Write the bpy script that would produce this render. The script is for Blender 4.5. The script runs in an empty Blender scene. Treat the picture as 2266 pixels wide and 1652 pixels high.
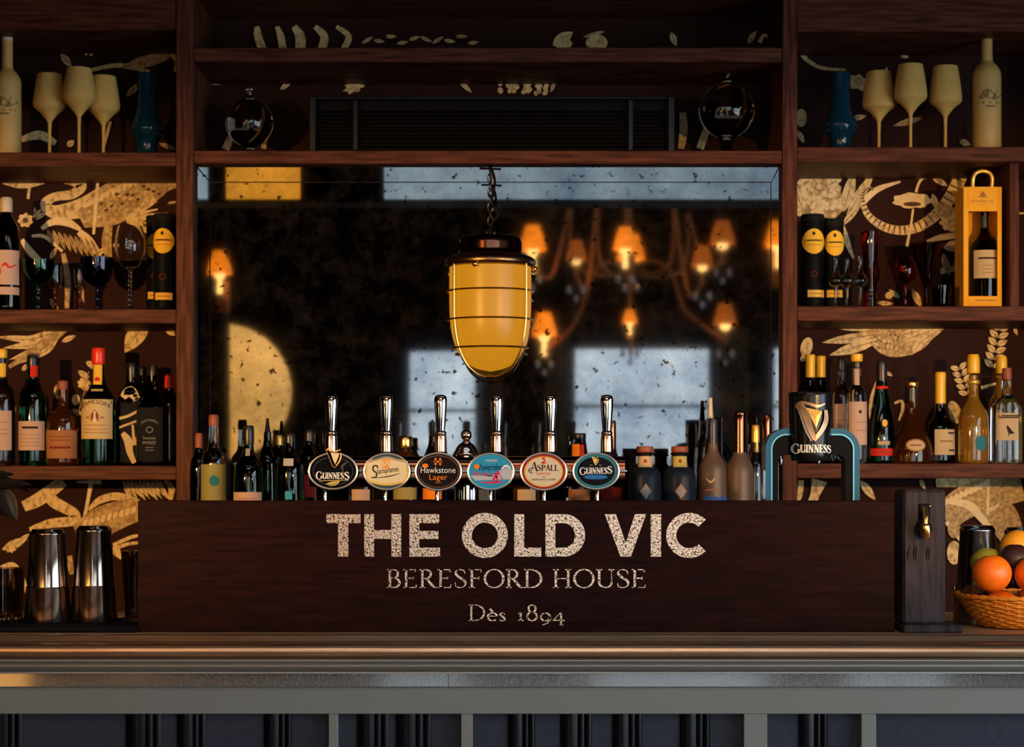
import bpy, math, random
from mathutils import Vector, Matrix
random.seed(7)
PI = math.pi
SC = bpy.context.scene
COL = SC.collection

# ---------------------------------------------------------------- camera, world, lights, exposure
FOC = 4443.0          # focal length in pixels of the 2266 x 1652 frame
CAMZ = 1.42           # eye height in metres
HOR, MID = 1031.0, 1133.0
def X(px, Y): return (px - MID) * Y / FOC
def Z(py, Y): return CAMZ + (HOR - py) * Y / FOC
def S(n, Y): return n * Y / FOC

cam = bpy.data.cameras.new('camera')
cam_o = bpy.data.objects.new('camera', cam); COL.objects.link(cam_o)
cam_o.location = (0, 0, CAMZ); cam_o.rotation_euler = (PI / 2, 0, 0)
cam.sensor_width = 36.0; cam.lens = FOC / 2266 * 36.0
cam.shift_y = (HOR - 826.0) / 2266
cam.clip_start = 0.05; cam.clip_end = 100
cam.dof.use_dof = True; cam.dof.focus_distance = 4.04; cam.dof.aperture_fstop = 8.0
SC.camera = cam_o

vs = SC.view_settings
vs.view_transform = 'Standard'; vs.look = 'None'; vs.gamma = 1.0; vs.use_curve_mapping = False
vs.exposure = 0.0
SC.display_settings.display_device = 'sRGB'
SC.cycles.max_bounces = 10; SC.cycles.transmission_bounces = 8; SC.cycles.glossy_bounces = 6
SC.cycles.caustics_reflective = False; SC.cycles.caustics_refractive = False
SC.cycles.use_denoising = True
SC.cycles.sample_clamp_indirect = 4.0

W = bpy.data.worlds.new('overcast_daylight'); SC.world = W; W.use_nodes = True
W.node_tree.nodes['Background'].inputs['Color'].default_value = (0.76, 0.90, 1.0, 1)
W.node_tree.nodes['Background'].inputs['Strength'].default_value = 7.0

def point(name, loc, power, col, radius, spot=None, target=None, blend=.5):
    L = bpy.data.lights.new(name, 'SPOT' if spot else 'POINT')
    L.energy = power; L.color = col; L.shadow_soft_size = radius
    o = bpy.data.objects.new(name, L); COL.objects.link(o); o.location = loc
    if spot:
        L.spot_size = math.radians(spot); L.spot_blend = blend
        o.rotation_euler = (Vector(target) - Vector(loc)).to_track_quat('-Z', 'Y').to_euler()
    return o
def portal(name, loc, sx, sy, direction):
    L = bpy.data.lights.new(name, 'AREA'); L.shape = 'RECTANGLE'; L.size = sx; L.size_y = sy
    L.cycles.is_portal = True
    o = bpy.data.objects.new(name, L); COL.objects.link(o); o.location = loc
    o.rotation_euler = Vector(direction).to_track_quat('-Z', 'Y').to_euler()
    return o
MIR = 5.335           # front plane of the bar mirror
BACKY, SIDEX = -3.0, 3.3
VB = 2 * MIR - BACKY
# added unseen warm lights to brighten the shelves, each with a visor above its beam
FILL_SPOTS = [((-2.3, 1.0, 1.75), 640, (-.75, 5.5, 1.76)), ((2.1, 1.0, 1.75), 450, (.95, 5.5, 1.76))]
for loc_, pw, tg in FILL_SPOTS: point('shelf_fill_spot', loc_, pw, (1.0, .50, .14), .03, 48, tg, 1.0)
point('rail_warm_fill', (-1.66, 1.2, 1.30), 9, (1.0, .46, .10), .10)  # added unseen point light for the warm gleam on the left rail end
point('chandelier_bulb', (.735, -1.75, 2.62), 190, (1.0, .55, .2), .03)
def area(name, loc, sx, sy, direction, power, col):
    L = bpy.data.lights.new(name, 'AREA'); L.shape = 'RECTANGLE'; L.size = sx; L.size_y = sy; L.energy = power; L.color = col
    o = bpy.data.objects.new(name, L); COL.objects.link(o); o.location = loc; o.rotation_euler = Vector(direction).to_track_quat('-Z', 'Y').to_euler()
area('bar_front_fill', (0, .2, 3.30), 2.4, 1.2, (0, 0, -1), 40, (1.0, .92, .80))  # added unseen area light, brightens the bar front
# daylight through the glazed door and windows
WIN_BACK = [(X(895, VB), X(1062, VB), .06, Z(765, VB)), (X(1262, VB), X(1581, VB), .72, Z(760, VB)), (X(1704, VB), X(1895, VB), .72, Z(760, VB))]
WIN_ADDED = (-1.2, 3.2, .40, 2.5)  # unseen side window added for more cool light on bar and right shelves
for (a, b, c, d) in WIN_BACK:
    portal('daylight_portal', ((a + b) / 2, BACKY - .06, (c + d) / 2), b - a, d - c, (0, 1, 0))
portal('daylight_portal', (SIDEX + .06, (WIN_ADDED[0] + WIN_ADDED[1]) / 2, (WIN_ADDED[2] + WIN_ADDED[3]) / 2),
       WIN_ADDED[1] - WIN_ADDED[0], WIN_ADDED[3] - WIN_ADDED[2], (-1, 0, 0))

# ---------------------------------------------------------------- materials
MATS = {}
def M(name, col=(.5, .5, .5), rough=.5, metal=0., trans=0., emis=None, estr=0., coat=0., spec=.5, ior=1.5,
      col2=None, nscale=8., nstretch=(1, 1, 1), ramp=(.35, .65), detail=5., bump=0., bscale=40., bstretch=(1, 1, 1), sss=0., alpha=1.):
    m = bpy.data.materials.new(name); m.use_nodes = True; MATS[name] = m
    nt = m.node_tree; N = nt.nodes; p = N['Principled BSDF']
    p.inputs['Base Color'].default_value = (*col, 1); p.inputs['Roughness'].default_value = rough
    p.inputs['Metallic'].default_value = metal; p.inputs['Transmission Weight'].default_value = trans
    p.inputs['IOR'].default_value = ior; p.inputs['Coat Weight'].default_value = coat
    p.inputs['Coat Roughness'].default_value = .08
    p.inputs['Specular IOR Level'].default_value = spec
    if sss: p.inputs['Subsurface Weight'].default_value = sss; p.inputs['Subsurface Radius'].default_value = (.02, .012, .006)
    if emis: p.inputs['Emission Color'].default_value = (*emis, 1); p.inputs['Emission Strength'].default_value = estr
    def coords(st):
        tc = N.new('ShaderNodeTexCoord'); mp = N.new('ShaderNodeMapping'); mp.inputs['Scale'].default_value = st
        nt.links.new(tc.outputs['Object'], mp.inputs['Vector']); return mp.outputs['Vector']
    if col2:
        n = N.new('ShaderNodeTexNoise'); n.inputs['Scale'].default_value = nscale; n.inputs['Detail'].default_value = detail
        nt.links.new(coords(nstretch), n.inputs['Vector'])
        r = N.new('ShaderNodeValToRGB'); r.color_ramp.elements[0].position = ramp[0]; r.color_ramp.elements[1].position = ramp[1]
        r.color_ramp.elements[0].color = (*col, 1); r.color_ramp.elements[1].color = (*col2, 1)
        nt.links.new(n.outputs['Fac'], r.inputs['Fac']); nt.links.new(r.outputs['Color'], p.inputs['Base Color'])
    if bump:
        n = N.new('ShaderNodeTexNoise'); n.inputs['Scale'].default_value = bscale; n.inputs['Detail'].default_value = 3
        nt.links.new(coords(bstretch), n.inputs['Vector'])
        b = N.new('ShaderNodeBump'); b.inputs['Strength'].default_value = bump; b.inputs['Distance'].default_value = .002
        nt.links.new(n.outputs['Fac'], b.inputs['Height']); nt.links.new(b.outputs['Normal'], p.inputs['Normal'])
    return m
def glass(name, col, rough=.03, ior=1.45): return M(name, col, rough, trans=1.0, ior=ior)

M('wood_shelf', (.040, .010, .006), .5, spec=.10, col2=(.120, .037, .022), nscale=7, nstretch=(1.2, 6, 14), bump=.15, bscale=30, bstretch=(1, 8, 16))
M('wood_post', (.040, .010, .006), .5, spec=.10, col2=(.120, .037, .022), nscale=7, nstretch=(14, 6, 1.2), bump=.15, bscale=30, bstretch=(16, 8, 1))
M('wood_sign', (.008, .0022, .0025), .42, col2=(.020, .005, .0045), spec=.04, nscale=6, nstretch=(1.5, 6, 16), bump=.10, bscale=26, bstretch=(1, 8, 18))
M('wood_charcoal', (.014, .011, .016), .6, spec=.15, col2=(.036, .030, .040), nscale=8, nstretch=(12, 6, 1.5), bump=.3, bscale=30, bstretch=(16, 8, 1))
M('chrome', (.55, .54, .545), .06, 1.0); M('chrome_rim', (.80, .80, .80), .38, 1.0)
M('chrome_warm', (.62, .42, .34), .13, 1.0)
M('steel_tin', (.36, .28, .24), .13, 1.0, bump=.05, bscale=60)
M('steel_dark', (.22, .22, .24), .2, 1.0)
M('copper_dark', (.20, .075, .045), .16, 1.0)
M('brass', (.72, .42, .14), .22, 1.0)
M('brass_aged', (.30, .19, .10), .3, 1.0, col2=(.20, .10, .05), nscale=9)
M('rail_bronze', (.66, .45, .30), .34, .95, col2=(.48, .30, .19), nscale=6, nstretch=(1, 20, 20), bump=.06, bscale=70)
M('rail_pewter', (.34, .33, .31), .48, .9, bump=.05, bscale=60)
M('paint_frieze', (.200, .205, .188), .34, spec=.3, bump=.12, bscale=55)
M('paint_gloss', (.085, .078, .075), .14, coat=.6, bump=.45, bscale=190)
M('paint_panel', (.026, .030, .048), .5, spec=.15, col2=(.032, .038, .058), nscale=60)
M('paint_black', (.004, .004, .006), .24, spec=.16)
M('black_plastic', (.006, .006, .007), .22, spec=.3)
M('black_satin', (.005, .006, .009), .45, spec=.04)
M('black_rubber', (.006, .006, .009), .8, spec=.06); M('worktop_bronze', (.60, .40, .25), .45, .5, spec=.2, col2=(.46, .29, .18), nscale=6, nstretch=(1, 12, 1))
M('room_dark', (.012, .009, .009), .9, spec=.1)
M('room_wood', (.03, .012, .008), .6)
M('floor_boards', (.05, .022, .012), .5, col2=(.09, .04, .02), nscale=5, nstretch=(1, 12, 1))
M('wallpaper_ground', (.026, .011, .010), .9, spec=.1, col2=(.036, .015, .013), nscale=300, detail=1)
M('print_cream', (.80, .62, .32), .9, spec=.1, col2=(.30, .19, .08), nscale=70, nstretch=(1.2, 1, .9), ramp=(.48, .72), detail=6)
M('print_shade', (.36, .24, .11), .9, spec=.1, col2=(.62, .47, .24), nscale=90, ramp=(.40, .62), detail=6)
M('print_light', (.85, .70, .42), .9, spec=.1, col2=(.62, .48, .26), nscale=60, ramp=(.5, .8))
M('print_line', (.10, .05, .03), .85)
# antique mirror: tarnished silver with dark foxing
m = M('mirror', (.5, .5, .5), .03, 1.0)
nt = m.node_tree; N = nt.nodes; p = N['Principled BSDF']
tc = N.new('ShaderNodeTexCoord')
n1 = N.new('ShaderNodeTexNoise'); n1.inputs['Scale'].default_value = 5; n1.inputs['Detail'].default_value = 8; n1.inputs['Roughness'].default_value = .65
n2 = N.new('ShaderNodeTexNoise'); n2.inputs['Scale'].default_value = 48; n2.inputs['Detail'].default_value = 3
r1 = N.new('ShaderNodeValToRGB'); r1.color_ramp.elements[0].position = .34; r1.color_ramp.elements[1].position = .66
r1.color_ramp.elements[0].color = (.045, .052, .062, 1); r1.color_ramp.elements[1].color = (.128, .126, .122, 1)
r2 = N.new('ShaderNodeValToRGB'); r2.color_ramp.elements[0].position = .61; r2.color_ramp.elements[1].position = .68
r2.color_ramp.elements[0].color = (1, 1, 1, 1); r2.color_ramp.elements[1].color = (.12, .09, .07, 1)
mx = N.new('ShaderNodeMix'); mx.data_type = 'RGBA'; mx.blend_type = 'MULTIPLY'; mx.inputs[0].default_value = 1
for n in (n1, n2): nt.links.new(tc.outputs['Object'], n.inputs['Vector'])
nt.links.new(n1.outputs['Fac'], r1.inputs['Fac']); nt.links.new(n2.outputs['Fac'], r2.inputs['Fac'])
nt.links.new(r1.outputs['Color'], mx.inputs[6]); nt.links.new(r2.outputs['Color'], mx.inputs[7])
nt.links.new(mx.outputs[2], p.inputs['Base Color'])
# thin tarnish haze over the silver
df = N.new('ShaderNodeBsdfDiffuse'); df.inputs['Color'].default_value = (.05, .042, .04, 1)
n3 = N.new('ShaderNodeTexNoise'); n3.inputs['Scale'].default_value = 15; n3.inputs['Detail'].default_value = 10; n3.inputs['Roughness'].default_value = .75
r3 = N.new('ShaderNodeValToRGB'); r3.color_ramp.elements[0].position = .46; r3.color_ramp.elements[1].position = .68
r3.color_ramp.elements[0].color = (.0, .0, .0, 1); r3.color_ramp.elements[1].color = (.20, .20, .20, 1)
ms = N.new('ShaderNodeMixShader'); nt.links.new(tc.outputs['Object'], n3.inputs['Vector']); nt.links.new(n3.outputs['Fac'], r3.inputs['Fac'])
nt.links.new(r3.outputs['Color'], ms.inputs['Fac']); nt.links.new(p.outputs[0], ms.inputs[1]); nt.links.new(df.outputs[0], ms.inputs[2])
nt.links.new(ms.outputs[0], N['Material Output'].inputs['Surface'])
# worn gold leaf
def gold(name, lo, hi, worn, wr):
    m = M(name, lo, .19, .95, bump=.3, bscale=260); nt = m.node_tree; N = nt.nodes; p = N['Principled BSDF']
    tc = N.new('ShaderNodeTexCoord'); n = N.new('ShaderNodeTexNoise'); n.inputs['Scale'].default_value = 210; n.inputs['Detail'].default_value = 5
    r = N.new('ShaderNodeValToRGB'); e = r.color_ramp.elements; e[0].position = wr; e[0].color = (*worn, 1)
    e[1].position = wr + .06; e[1].color = (*lo, 1); k = e.new(.8); k.color = (*hi, 1)
    nt.links.new(tc.outputs['Object'], n.inputs['Vector']); nt.links.new(n.outputs['Fac'], r.inputs['Fac']); nt.links.new(r.outputs['Color'], p.inputs['Base Color'])
gold('gold_leaf', (.54, .36, .25), (.62, .46, .35), (.07, .04, .02), .39)
gold('gold_thin', (.80, .64, .36), (.95, .80, .55), (.2, .14, .07), .36)
# glasses
glass('glass_clear', (.92, .94, .93)); glass('glass_green', (.03, .22, .07)); glass('glass_bottle_green', (.03, .26, .09))
glass('glass_black', (.012, .012, .010)); M('glass_amber', (.42, .11, .015), .04, trans=.93); glass('glass_cobalt', (.02, .05, .35))
M('glass_blue', (.004, .040, .080), .1, trans=.35, spec=.3); glass('glass_red', (.75, .008, .010)); glass('glass_ruby', (.28, .006, .012)); M('glass_orange', (.92, .45, .05), .05, trans=.8)
glass('glass_emerald', (.02, .42, .24)); glass('glass_smoke', (.30, .24, .20)); M('glass_navy', (.008, .015, .030), .38, spec=.14)
glass('glass_window', (.95, .98, 1.0))
M('frosted', (.76, .49, .15), .6, spec=.1, trans=.2, col2=(.66, .42, .12), nscale=120)
M('frosted_bottle', (.70, .45, .14), .5, trans=.25)
M('frosted_dark', (.20, .14, .06), .6, spec=.1)
M('frosted_brown', (.15, .095, .07), .45, trans=.35)
# papers, foils
for n, c in dict(cream=(.62, .48, .24), tan=(.55, .40, .22), pink=(.55, .38, .30), olive=(.30, .27, .10), brownlab=(.36, .16, .07),
                 gold_paper=(.78, .48, .10), yellow=(.85, .52, .05), white=(.8, .78, .74), black=(.01, .01, .012), grey=(.30, .29, .28),
                 red=(.62, .03, .015), orange=(.80, .22, .02), pinkred=(.75, .02, .10), teal=(.03, .18, .24), blue=(.02, .10, .38),
                 skyblue=(.05, .36, .55), cyan=(.10, .55, .75), ink=(.03, .02, .02), khaki=(.5, .42, .12), rust=(.30, .06, .03),
                 darkblue=(.012, .02, .06), green=(.05, .2, .06), wine=(.20, .02, .02), silver=(.45, .47, .5), slate=(.06, .075, .09)).items():
    M('paper_' + n, c, .65, spec=.08)
M('foil_red', (.75, .03, .01), .3); M('foil_yellow', (.88, .50, .02), .32); M('foil_black', (.012, .012, .014), .3); M('cork', (.55, .33, .14), .8)
M('foil_gold', (.85, .50, .10), .28, .6); M('cap_pale', (.62, .50, .36), .4); M('cap_rust', (.28, .07, .04), .5); M('foil_navy', (.012, .016, .05), .35)
M('badge_cream', (.72, .62, .38), .2, spec=.02); M('badge_gold', (.70, .45, .10), .2, spec=.02); M('badge_black', (.006, .006, .008), .12, spec=.02)
M('badge_brown', (.012, .006, .005), .15, spec=.02); M('badge_blue', (.03, .30, .52), .2, spec=.02); M('badge_parchment', (.66, .56, .40), .3, spec=.05)
M('badge_slate', (.05, .075, .085), .3, spec=.05); M('badge_red', (.30, .03, .02), .2, spec=.02); M('badge_teal', (.04, .20, .25), .2, spec=.02)
M('harp_gold', (.80, .46, .09), .35, .35); M('harp_bronze', (.42, .26, .15), .35, .5)
M('arch_blue', (.006, .085, .16), .25, .2, spec=.3); M('led_cyan', (.1, .5, .7), .4, emis=(.05, .42, .62), estr=.30)
# lamps and canopy glow
M('lamp_glass', (.08, .035, .004), .35, spec=.35, emis=(1.0, .405, .014), estr=.51)
M('shade_lit', (.8, .4, .08), .8, emis=(1.0, .21, .006), estr=9.5); M('shade_dim', (.5, .15, .03), .8, emis=(1.0, .20, .012), estr=2.2)
M('bulb_lit', (1, .9, .7), .4, emis=(1.0, .55, .14), estr=18)
M('lantern_paper', (.8, .6, .3), .8, emis=(1.0, .48, .10), estr=6.2)
M('glow_amber', (.8, .5, .1), .4, emis=(1.0, .38, .03), estr=6.5)  # glow put in for warm light falling on the canopy face
M('glow_cool', (.6, .7, .75), .4, emis=(.62, .80, .90), estr=3.2, col2=(.35, .42, .46), nscale=3)  # glow put in for cool light falling on the canopy face
M('gilt_arm', (.62, .27, .09), .4, .3); M('crystal', (.95, .97, 1), .25)
# produce and plant
M('orange_peel', (.86, .15, .005), .42, col2=(.90, .19, .006), nscale=30, bump=.3, bscale=160)
M('lemon_peel', (.82, .36, .02), .45, bump=.3, bscale=140); M('lime_peel', (.26, .26, .03), .5, bump=.2, bscale=120)
M('plum_skin', (.035, .010, .012), .45); M('wicker', (.70, .20, .015), .6, spec=.2, col2=(.82, .32, .04), nscale=60)
M('leaf_dark', (.007, .006, .006), .25, spec=.25); M('soil', (.02, .012, .008), .9); M('pot_clay', (.03, .02, .018), .6)
M('facade', (.80, .80, .78), .9, col2=(.72, .68, .60), nscale=2); M('curtain', (.20, .20, .20), .9)
M('box_wood', (.86, .40, .025), .7, spec=.1, col2=(.90, .46, .04), nscale=30); M('ac_case', (.003, .003, .004), .5, spec=.06); M('ac_frame', (.004, .004, .006), .3, spec=.35)

# ---------------------------------------------------------------- mesh builder
def rnd(pts, n=2):
    for _ in range(n):
        q = [pts[0]]
        for a, b in zip(pts[:-1], pts[1:]):
            q.append(tuple(a[i] * .75 + b[i] * .25 for i in range(len(a)))); q.append(tuple(a[i] * .25 + b[i] * .75 for i in range(len(a))))
        q.append(pts[-1]); pts = q
    return pts
def spl(pts, n=8):
    """Catmull-Rom through points of any dimension"""
    P = [pts[0]] + list(pts) + [pts[-1]]; out = []
    for i in range(1, len(P) - 2):
        a, b, c, d = P[i - 1], P[i], P[i + 1], P[i + 2]
        for k in range(n):
            t = k / n
            out.append(tuple(.5 * (2 * b[j] + (c[j] - a[j]) * t + (2 * a[j] - 5 * b[j] + 4 * c[j] - d[j]) * t * t + (3 * b[j] - a[j] - 3 * c[j] + d[j]) * t ** 3) for j in range(len(a))))
    out.append(tuple(pts[-1])); return out

class MB:
    def __init__(s): s.v = []; s.f = []; s.m = []; s.mats = []
    def mi(s, name):
        if name not in s.mats: s.mats.append(name)
        return s.mats.index(name)
    def add(s, vs, fs, mat):
        o = len(s.v); s.v += [tuple(v) for v in vs]; k = s.mi(mat)
        for f in fs: s.f.append(tuple(i + o for i in f)); s.m.append(k)
        return s
    def box(s, x0, x1, y0, y1, z0, z1, mat, bev=0.):
        if bev:
            b = min(bev, (x1 - x0) / 3, (y1 - y0) / 3, (z1 - z0) / 3)
            xs, ys, zs = (x0, x1), (y0, y1), (z0, z1); vs = []; idx = {}
            for i in (0, 1):
                for j in (0, 1):
                    for k in (0, 1):
                        for ax in range(3):
                            c = [xs[i], ys[j], zs[k]]
                            for a2 in range(3):
                                if a2 != ax: c[a2] += b * (1 if (i, j, k)[a2] == 0 else -1)
                            idx[i, j, k, ax] = len(vs); vs.append(c)
            fs = []
            for ax in range(3):
                for sd in (0, 1):
                    q = []
                    for (p1, p2) in ((0, 0), (1, 0), (1, 1), (0, 1)):
                        c = [0, 0, 0]; c[ax] = sd; c[(ax + 1) % 3] = p1; c[(ax + 2) % 3] = p2; q.append(idx[(*c, ax)])
                    fs.append(q if sd else q[::-1])
            for ax in range(3):
                a1, a2 = (ax + 1) % 3, (ax + 2) % 3
                for u in (0, 1):
                    for w in (0, 1):
                        q = []
                        for t in (0, 1):
                            c = [0, 0, 0]; c[ax] = t; c[a1] = u; c[a2] = w
                            q.append((idx[(*c, a1)], idx[(*c, a2)]))
                        f = [q[0][0], q[1][0], q[1][1], q[0][1]]
                        fs.append(f if (u == w) else f[::-1])
            for i in (0, 1):
                for j in (0, 1):
                    for k in (0, 1):
                        f = [idx[i, j, k, a] for a in range(3)]
                        fs.append(f if (i + j + k) % 2 else f[::-1])
            return s.add(vs, fs, mat)
        vs = [(x0, y0, z0), (x1, y0, z0), (x1, y1, z0), (x0, y1, z0), (x0, y0, z1), (x1, y0, z1), (x1, y1, z1), (x0, y1, z1)]
        return s.add(vs, [(0, 3, 2, 1), (4, 5, 6, 7), (0, 1, 5, 4), (1, 2, 6, 5), (2, 3, 7, 6), (3, 0, 4, 7)], mat)
    def lathe(s, prof, mat, c=(0, 0, 0), seg=28, sx=1., sy=1., sq=0.):
        vs = []; fs = []; rows = []
        for r, z in prof:
            if r < 1e-6: rows.append([len(vs)]); vs.append((c[0], c[1], c[2] + z)); continue
            row = []
            for i in range(seg):
                a = 2 * PI * i / seg; ca, sa = math.cos(a), math.sin(a)
                k = 1.
                if sq: k = 1 / (abs(ca) ** sq + abs(sa) ** sq) ** (1 / sq)
                row.append(len(vs)); vs.append((c[0] + r * k * ca * sx, c[1] + r * k * sa * sy, c[2] + z))
            rows.append(row)
        for A, B in zip(rows[:-1], rows[1:]):
            for i in range(seg):
                j = (i + 1) % seg
                if len(A) == 1 and len(B) == 1: break
                if len(A) == 1: fs.append((A[0], B[j], B[i]))
                elif len(B) == 1: fs.append((A[i], A[j], B[0]))
                else: fs.append((A[i], A[j], B[j], B[i]))
        return s.add(vs, fs, mat)
    def tube(s, pts, rad, mat, seg=8, closed=False):
        pts = [Vector(p) for p in pts]; n = len(pts); rs = rad if isinstance(rad, (list, tuple)) else [rad] * n
        vs = []; fs = []; up = None
        for i, p in enumerate(pts):
            if closed: t = pts[(i + 1) % n] - pts[i - 1]
            else: t = pts[min(i + 1, n - 1)] - pts[max(i - 1, 0)]
            t.normalize()
            if up is None: up = Vector((0, 0, 1)) if abs(t.z) < .9 else Vector((0, 1, 0))
            a = up - t * up.dot(t)
            if a.length < 1e-6: a = t.orthogonal()
            a.normalize(); b = t.cross(a); up = a
            for k in range(seg):
                an = 2 * PI * k / seg; vs.append(p + (a * math.cos(an) + b * math.sin(an)) * rs[i])
        for i in range(n if closed else n - 1):
            for k in range(seg):
                j = (i + 1) % n; k2 = (k + 1) % seg
                fs.append((i * seg + k, i * seg + k2, j * seg + k2, j * seg + k))
        if not closed:
            fs.append(tuple(range(seg))[::-1]); fs.append(tuple((n - 1) * seg + k for k in range(seg)))
        return s.add(vs, fs, mat)
    def ball(s, c, r, mat, seg=16, rings=10, sz=1., sx=1., sy=1.):
        return s.lathe([(r * math.sin(PI * i / rings), -r * sz * math.cos(PI * i / rings)) for i in range(rings + 1)], mat, c, seg, sx, sy)
    def extrude(s, prof, x0, x1, mat, closed=True):
        """profile of (y, z) swept along x"""
        n = len(prof); vs = [(x0, y, z) for y, z in prof] + [(x1, y, z) for y, z in prof]
        fs = [(i, n + i, n + (i + 1) % n, (i + 1) % n) for i in range(n if closed else n - 1)]
        if closed: fs += [tuple(range(n)), tuple(range(2 * n - 1, n - 1, -1))]
        return s.add(vs, fs, mat)
    # flat artwork: f maps (u, v) in drawing units to a 3-D point
    def ribbon(s, pts, ws, mat, f, smooth=0):
        if not isinstance(ws, (list, tuple)): ws = [ws] * len(pts)
        P = [(a, b, w) for (a, b), w in zip(pts, ws)]
        if smooth: P = spl(P, smooth)
        vs = []; n = len(P)
        for i in range(n):
            a = P[max(i - 1, 0)]; b = P[min(i + 1, n - 1)]; dx, dy = b[0] - a[0], b[1] - a[1]; L = math.hypot(dx, dy) or 1
            nx, ny = -dy / L, dx / L; w = max(P[i][2], 0.) / 2
            vs.append(f(P[i][0] + nx * w, P[i][1] + ny * w)); vs.append(f(P[i][0] - nx * w, P[i][1] - ny * w))
        return s.add(vs, [(2 * i, 2 * i + 1, 2 * i + 3, 2 * i + 2) for i in range(n - 1)], mat)
    def poly(s, pts, mat, f):
        cx = sum(p[0] for p in pts) / len(pts); cy = sum(p[1] for p in pts) / len(pts); n = len(pts)
        return s.add([f(cx, cy)] + [f(*p) for p in pts], [(0, i + 1, (i + 1) % n + 1) for i in range(n)], mat)
    def ell(s, cx, cy, rx, ry, mat, f, rot=0., n=20, wob=0.):
        vs = [f(cx, cy)]; m = 4; cr, sr = math.cos(rot), math.sin(rot)
        for q in range(1, m + 1):
            for i in range(n):
                a = 2 * PI * i / n; k = (1 + wob * math.sin(a * 7 + cx)) * q / m; x, y = rx * k * math.cos(a), ry * k * math.sin(a)
                vs.append(f(cx + x * cr - y * sr, cy + x * sr + y * cr))
        fs = [(0, 1 + i, 1 + (i + 1) % n) for i in range(n)] + [(1 + q * n + i, 1 + q * n + n + i, 1 + q * n + n + (i + 1) % n, 1 + q * n + (i + 1) % n) for q in range(m - 1) for i in range(n)]
        return s.add(vs, fs, mat)
    def ring(s, cx, cy, rx, ry, w, mat, f, a0=0, a1=2 * PI, n=40):
        pts = [(cx + rx * math.cos(a0 + (a1 - a0) * i / n), cy + ry * math.sin(a0 + (a1 - a0) * i / n)) for i in range(n + 1)]
        return s.ribbon(pts, w, mat, f)
    def build(s, name, parent=None, smooth=True, off=(0, 0, 0), ang=.7):
        me = bpy.data.meshes.new(name)
        if any(off): s.v = [(a - off[0], b - off[1], c - off[2]) for a, b, c in s.v]
        me.from_pydata(s.v, [], s.f)
        for k in s.mats: me.materials.append(MATS[k])
        me.polygons.foreach_set('material_index', s.m)
        if smooth: me.shade_smooth(); me.set_sharp_from_angle(angle=ang)
        me.update()
        o = bpy.data.objects.new(name, me); COL.objects.link(o)
        if parent: o.parent = parent
        return o

def tag(o, label=None, cat=None, group=None, kind=None):
    if label: o['label'] = label
    if cat: o['category'] = cat
    if group: o['group'] = group
    if kind: o['kind'] = kind
    return o
def thing(name, label, cat, loc=(0, 0, 0), group=None, rz=0.):
    o = bpy.data.objects.new(name, None); COL.objects.link(o); o.location = loc; o.rotation_euler = (0, 0, rz); o.empty_display_size = .05
    return tag(o, label, cat, group)
def dup(root, loc, label, rz=None):
    r = root.copy(); COL.objects.link(r); r.location = loc; r['label'] = label
    if rz is not None: r.rotation_euler = (0, 0, rz)
    for ch in list(root.children):
        c = ch.copy(); COL.objects.link(c); c.parent = r
        for g in list(ch.children):
            d = g.copy(); COL.objects.link(d); d.parent = c
    return r

# ---------------------------------------------------------------- lettering
_tc = {}
def glyphs(text):
    if text not in _tc:
        cu = bpy.data.curves.new('t', 'FONT'); cu.body = text; cu.resolution_u = 3
        o = bpy.data.objects.new('t', cu); COL.objects.link(o); bpy.context.view_layer.update()
        me = o.evaluated_get(bpy.context.evaluated_depsgraph_get()).to_mesh()
        v = [(a.co.x, a.co.y) for a in me.vertices]; f = [tuple(p.vertices) for p in me.polygons]
        o.evaluated_get(bpy.context.evaluated_depsgraph_get()).to_mesh_clear()
        bpy.data.objects.remove(o); bpy.data.curves.remove(cu)
        x0 = min(a[0] for a in v); x1 = max(a[0] for a in v); y0 = min(a[1] for a in v); y1 = max(a[1] for a in v)
        _tc[text] = ([((a - x0) / (x1 - x0), (b - y0) / (y1 - y0)) for a, b in v], f)
    return _tc[text]
def sans(mb, text, x0, x1, y0, y1, mat, f, shear=0., rise=0., arc=0.):
    """text in the box x0..x1, y0 (bottom)..y1 (top) of the drawing space"""
    v, fs = glyphs(text); out = []
    for a, b in v:
        u = x0 + (x1 - x0) * a + shear * (y1 - y0) * b; w = y0 + (y1 - y0) * b + rise * (x1 - x0) * a + arc * (1 - (2 * a - 1) ** 2)
        out.append(f(u, w))
    mb.add(out, fs, mat)
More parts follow.
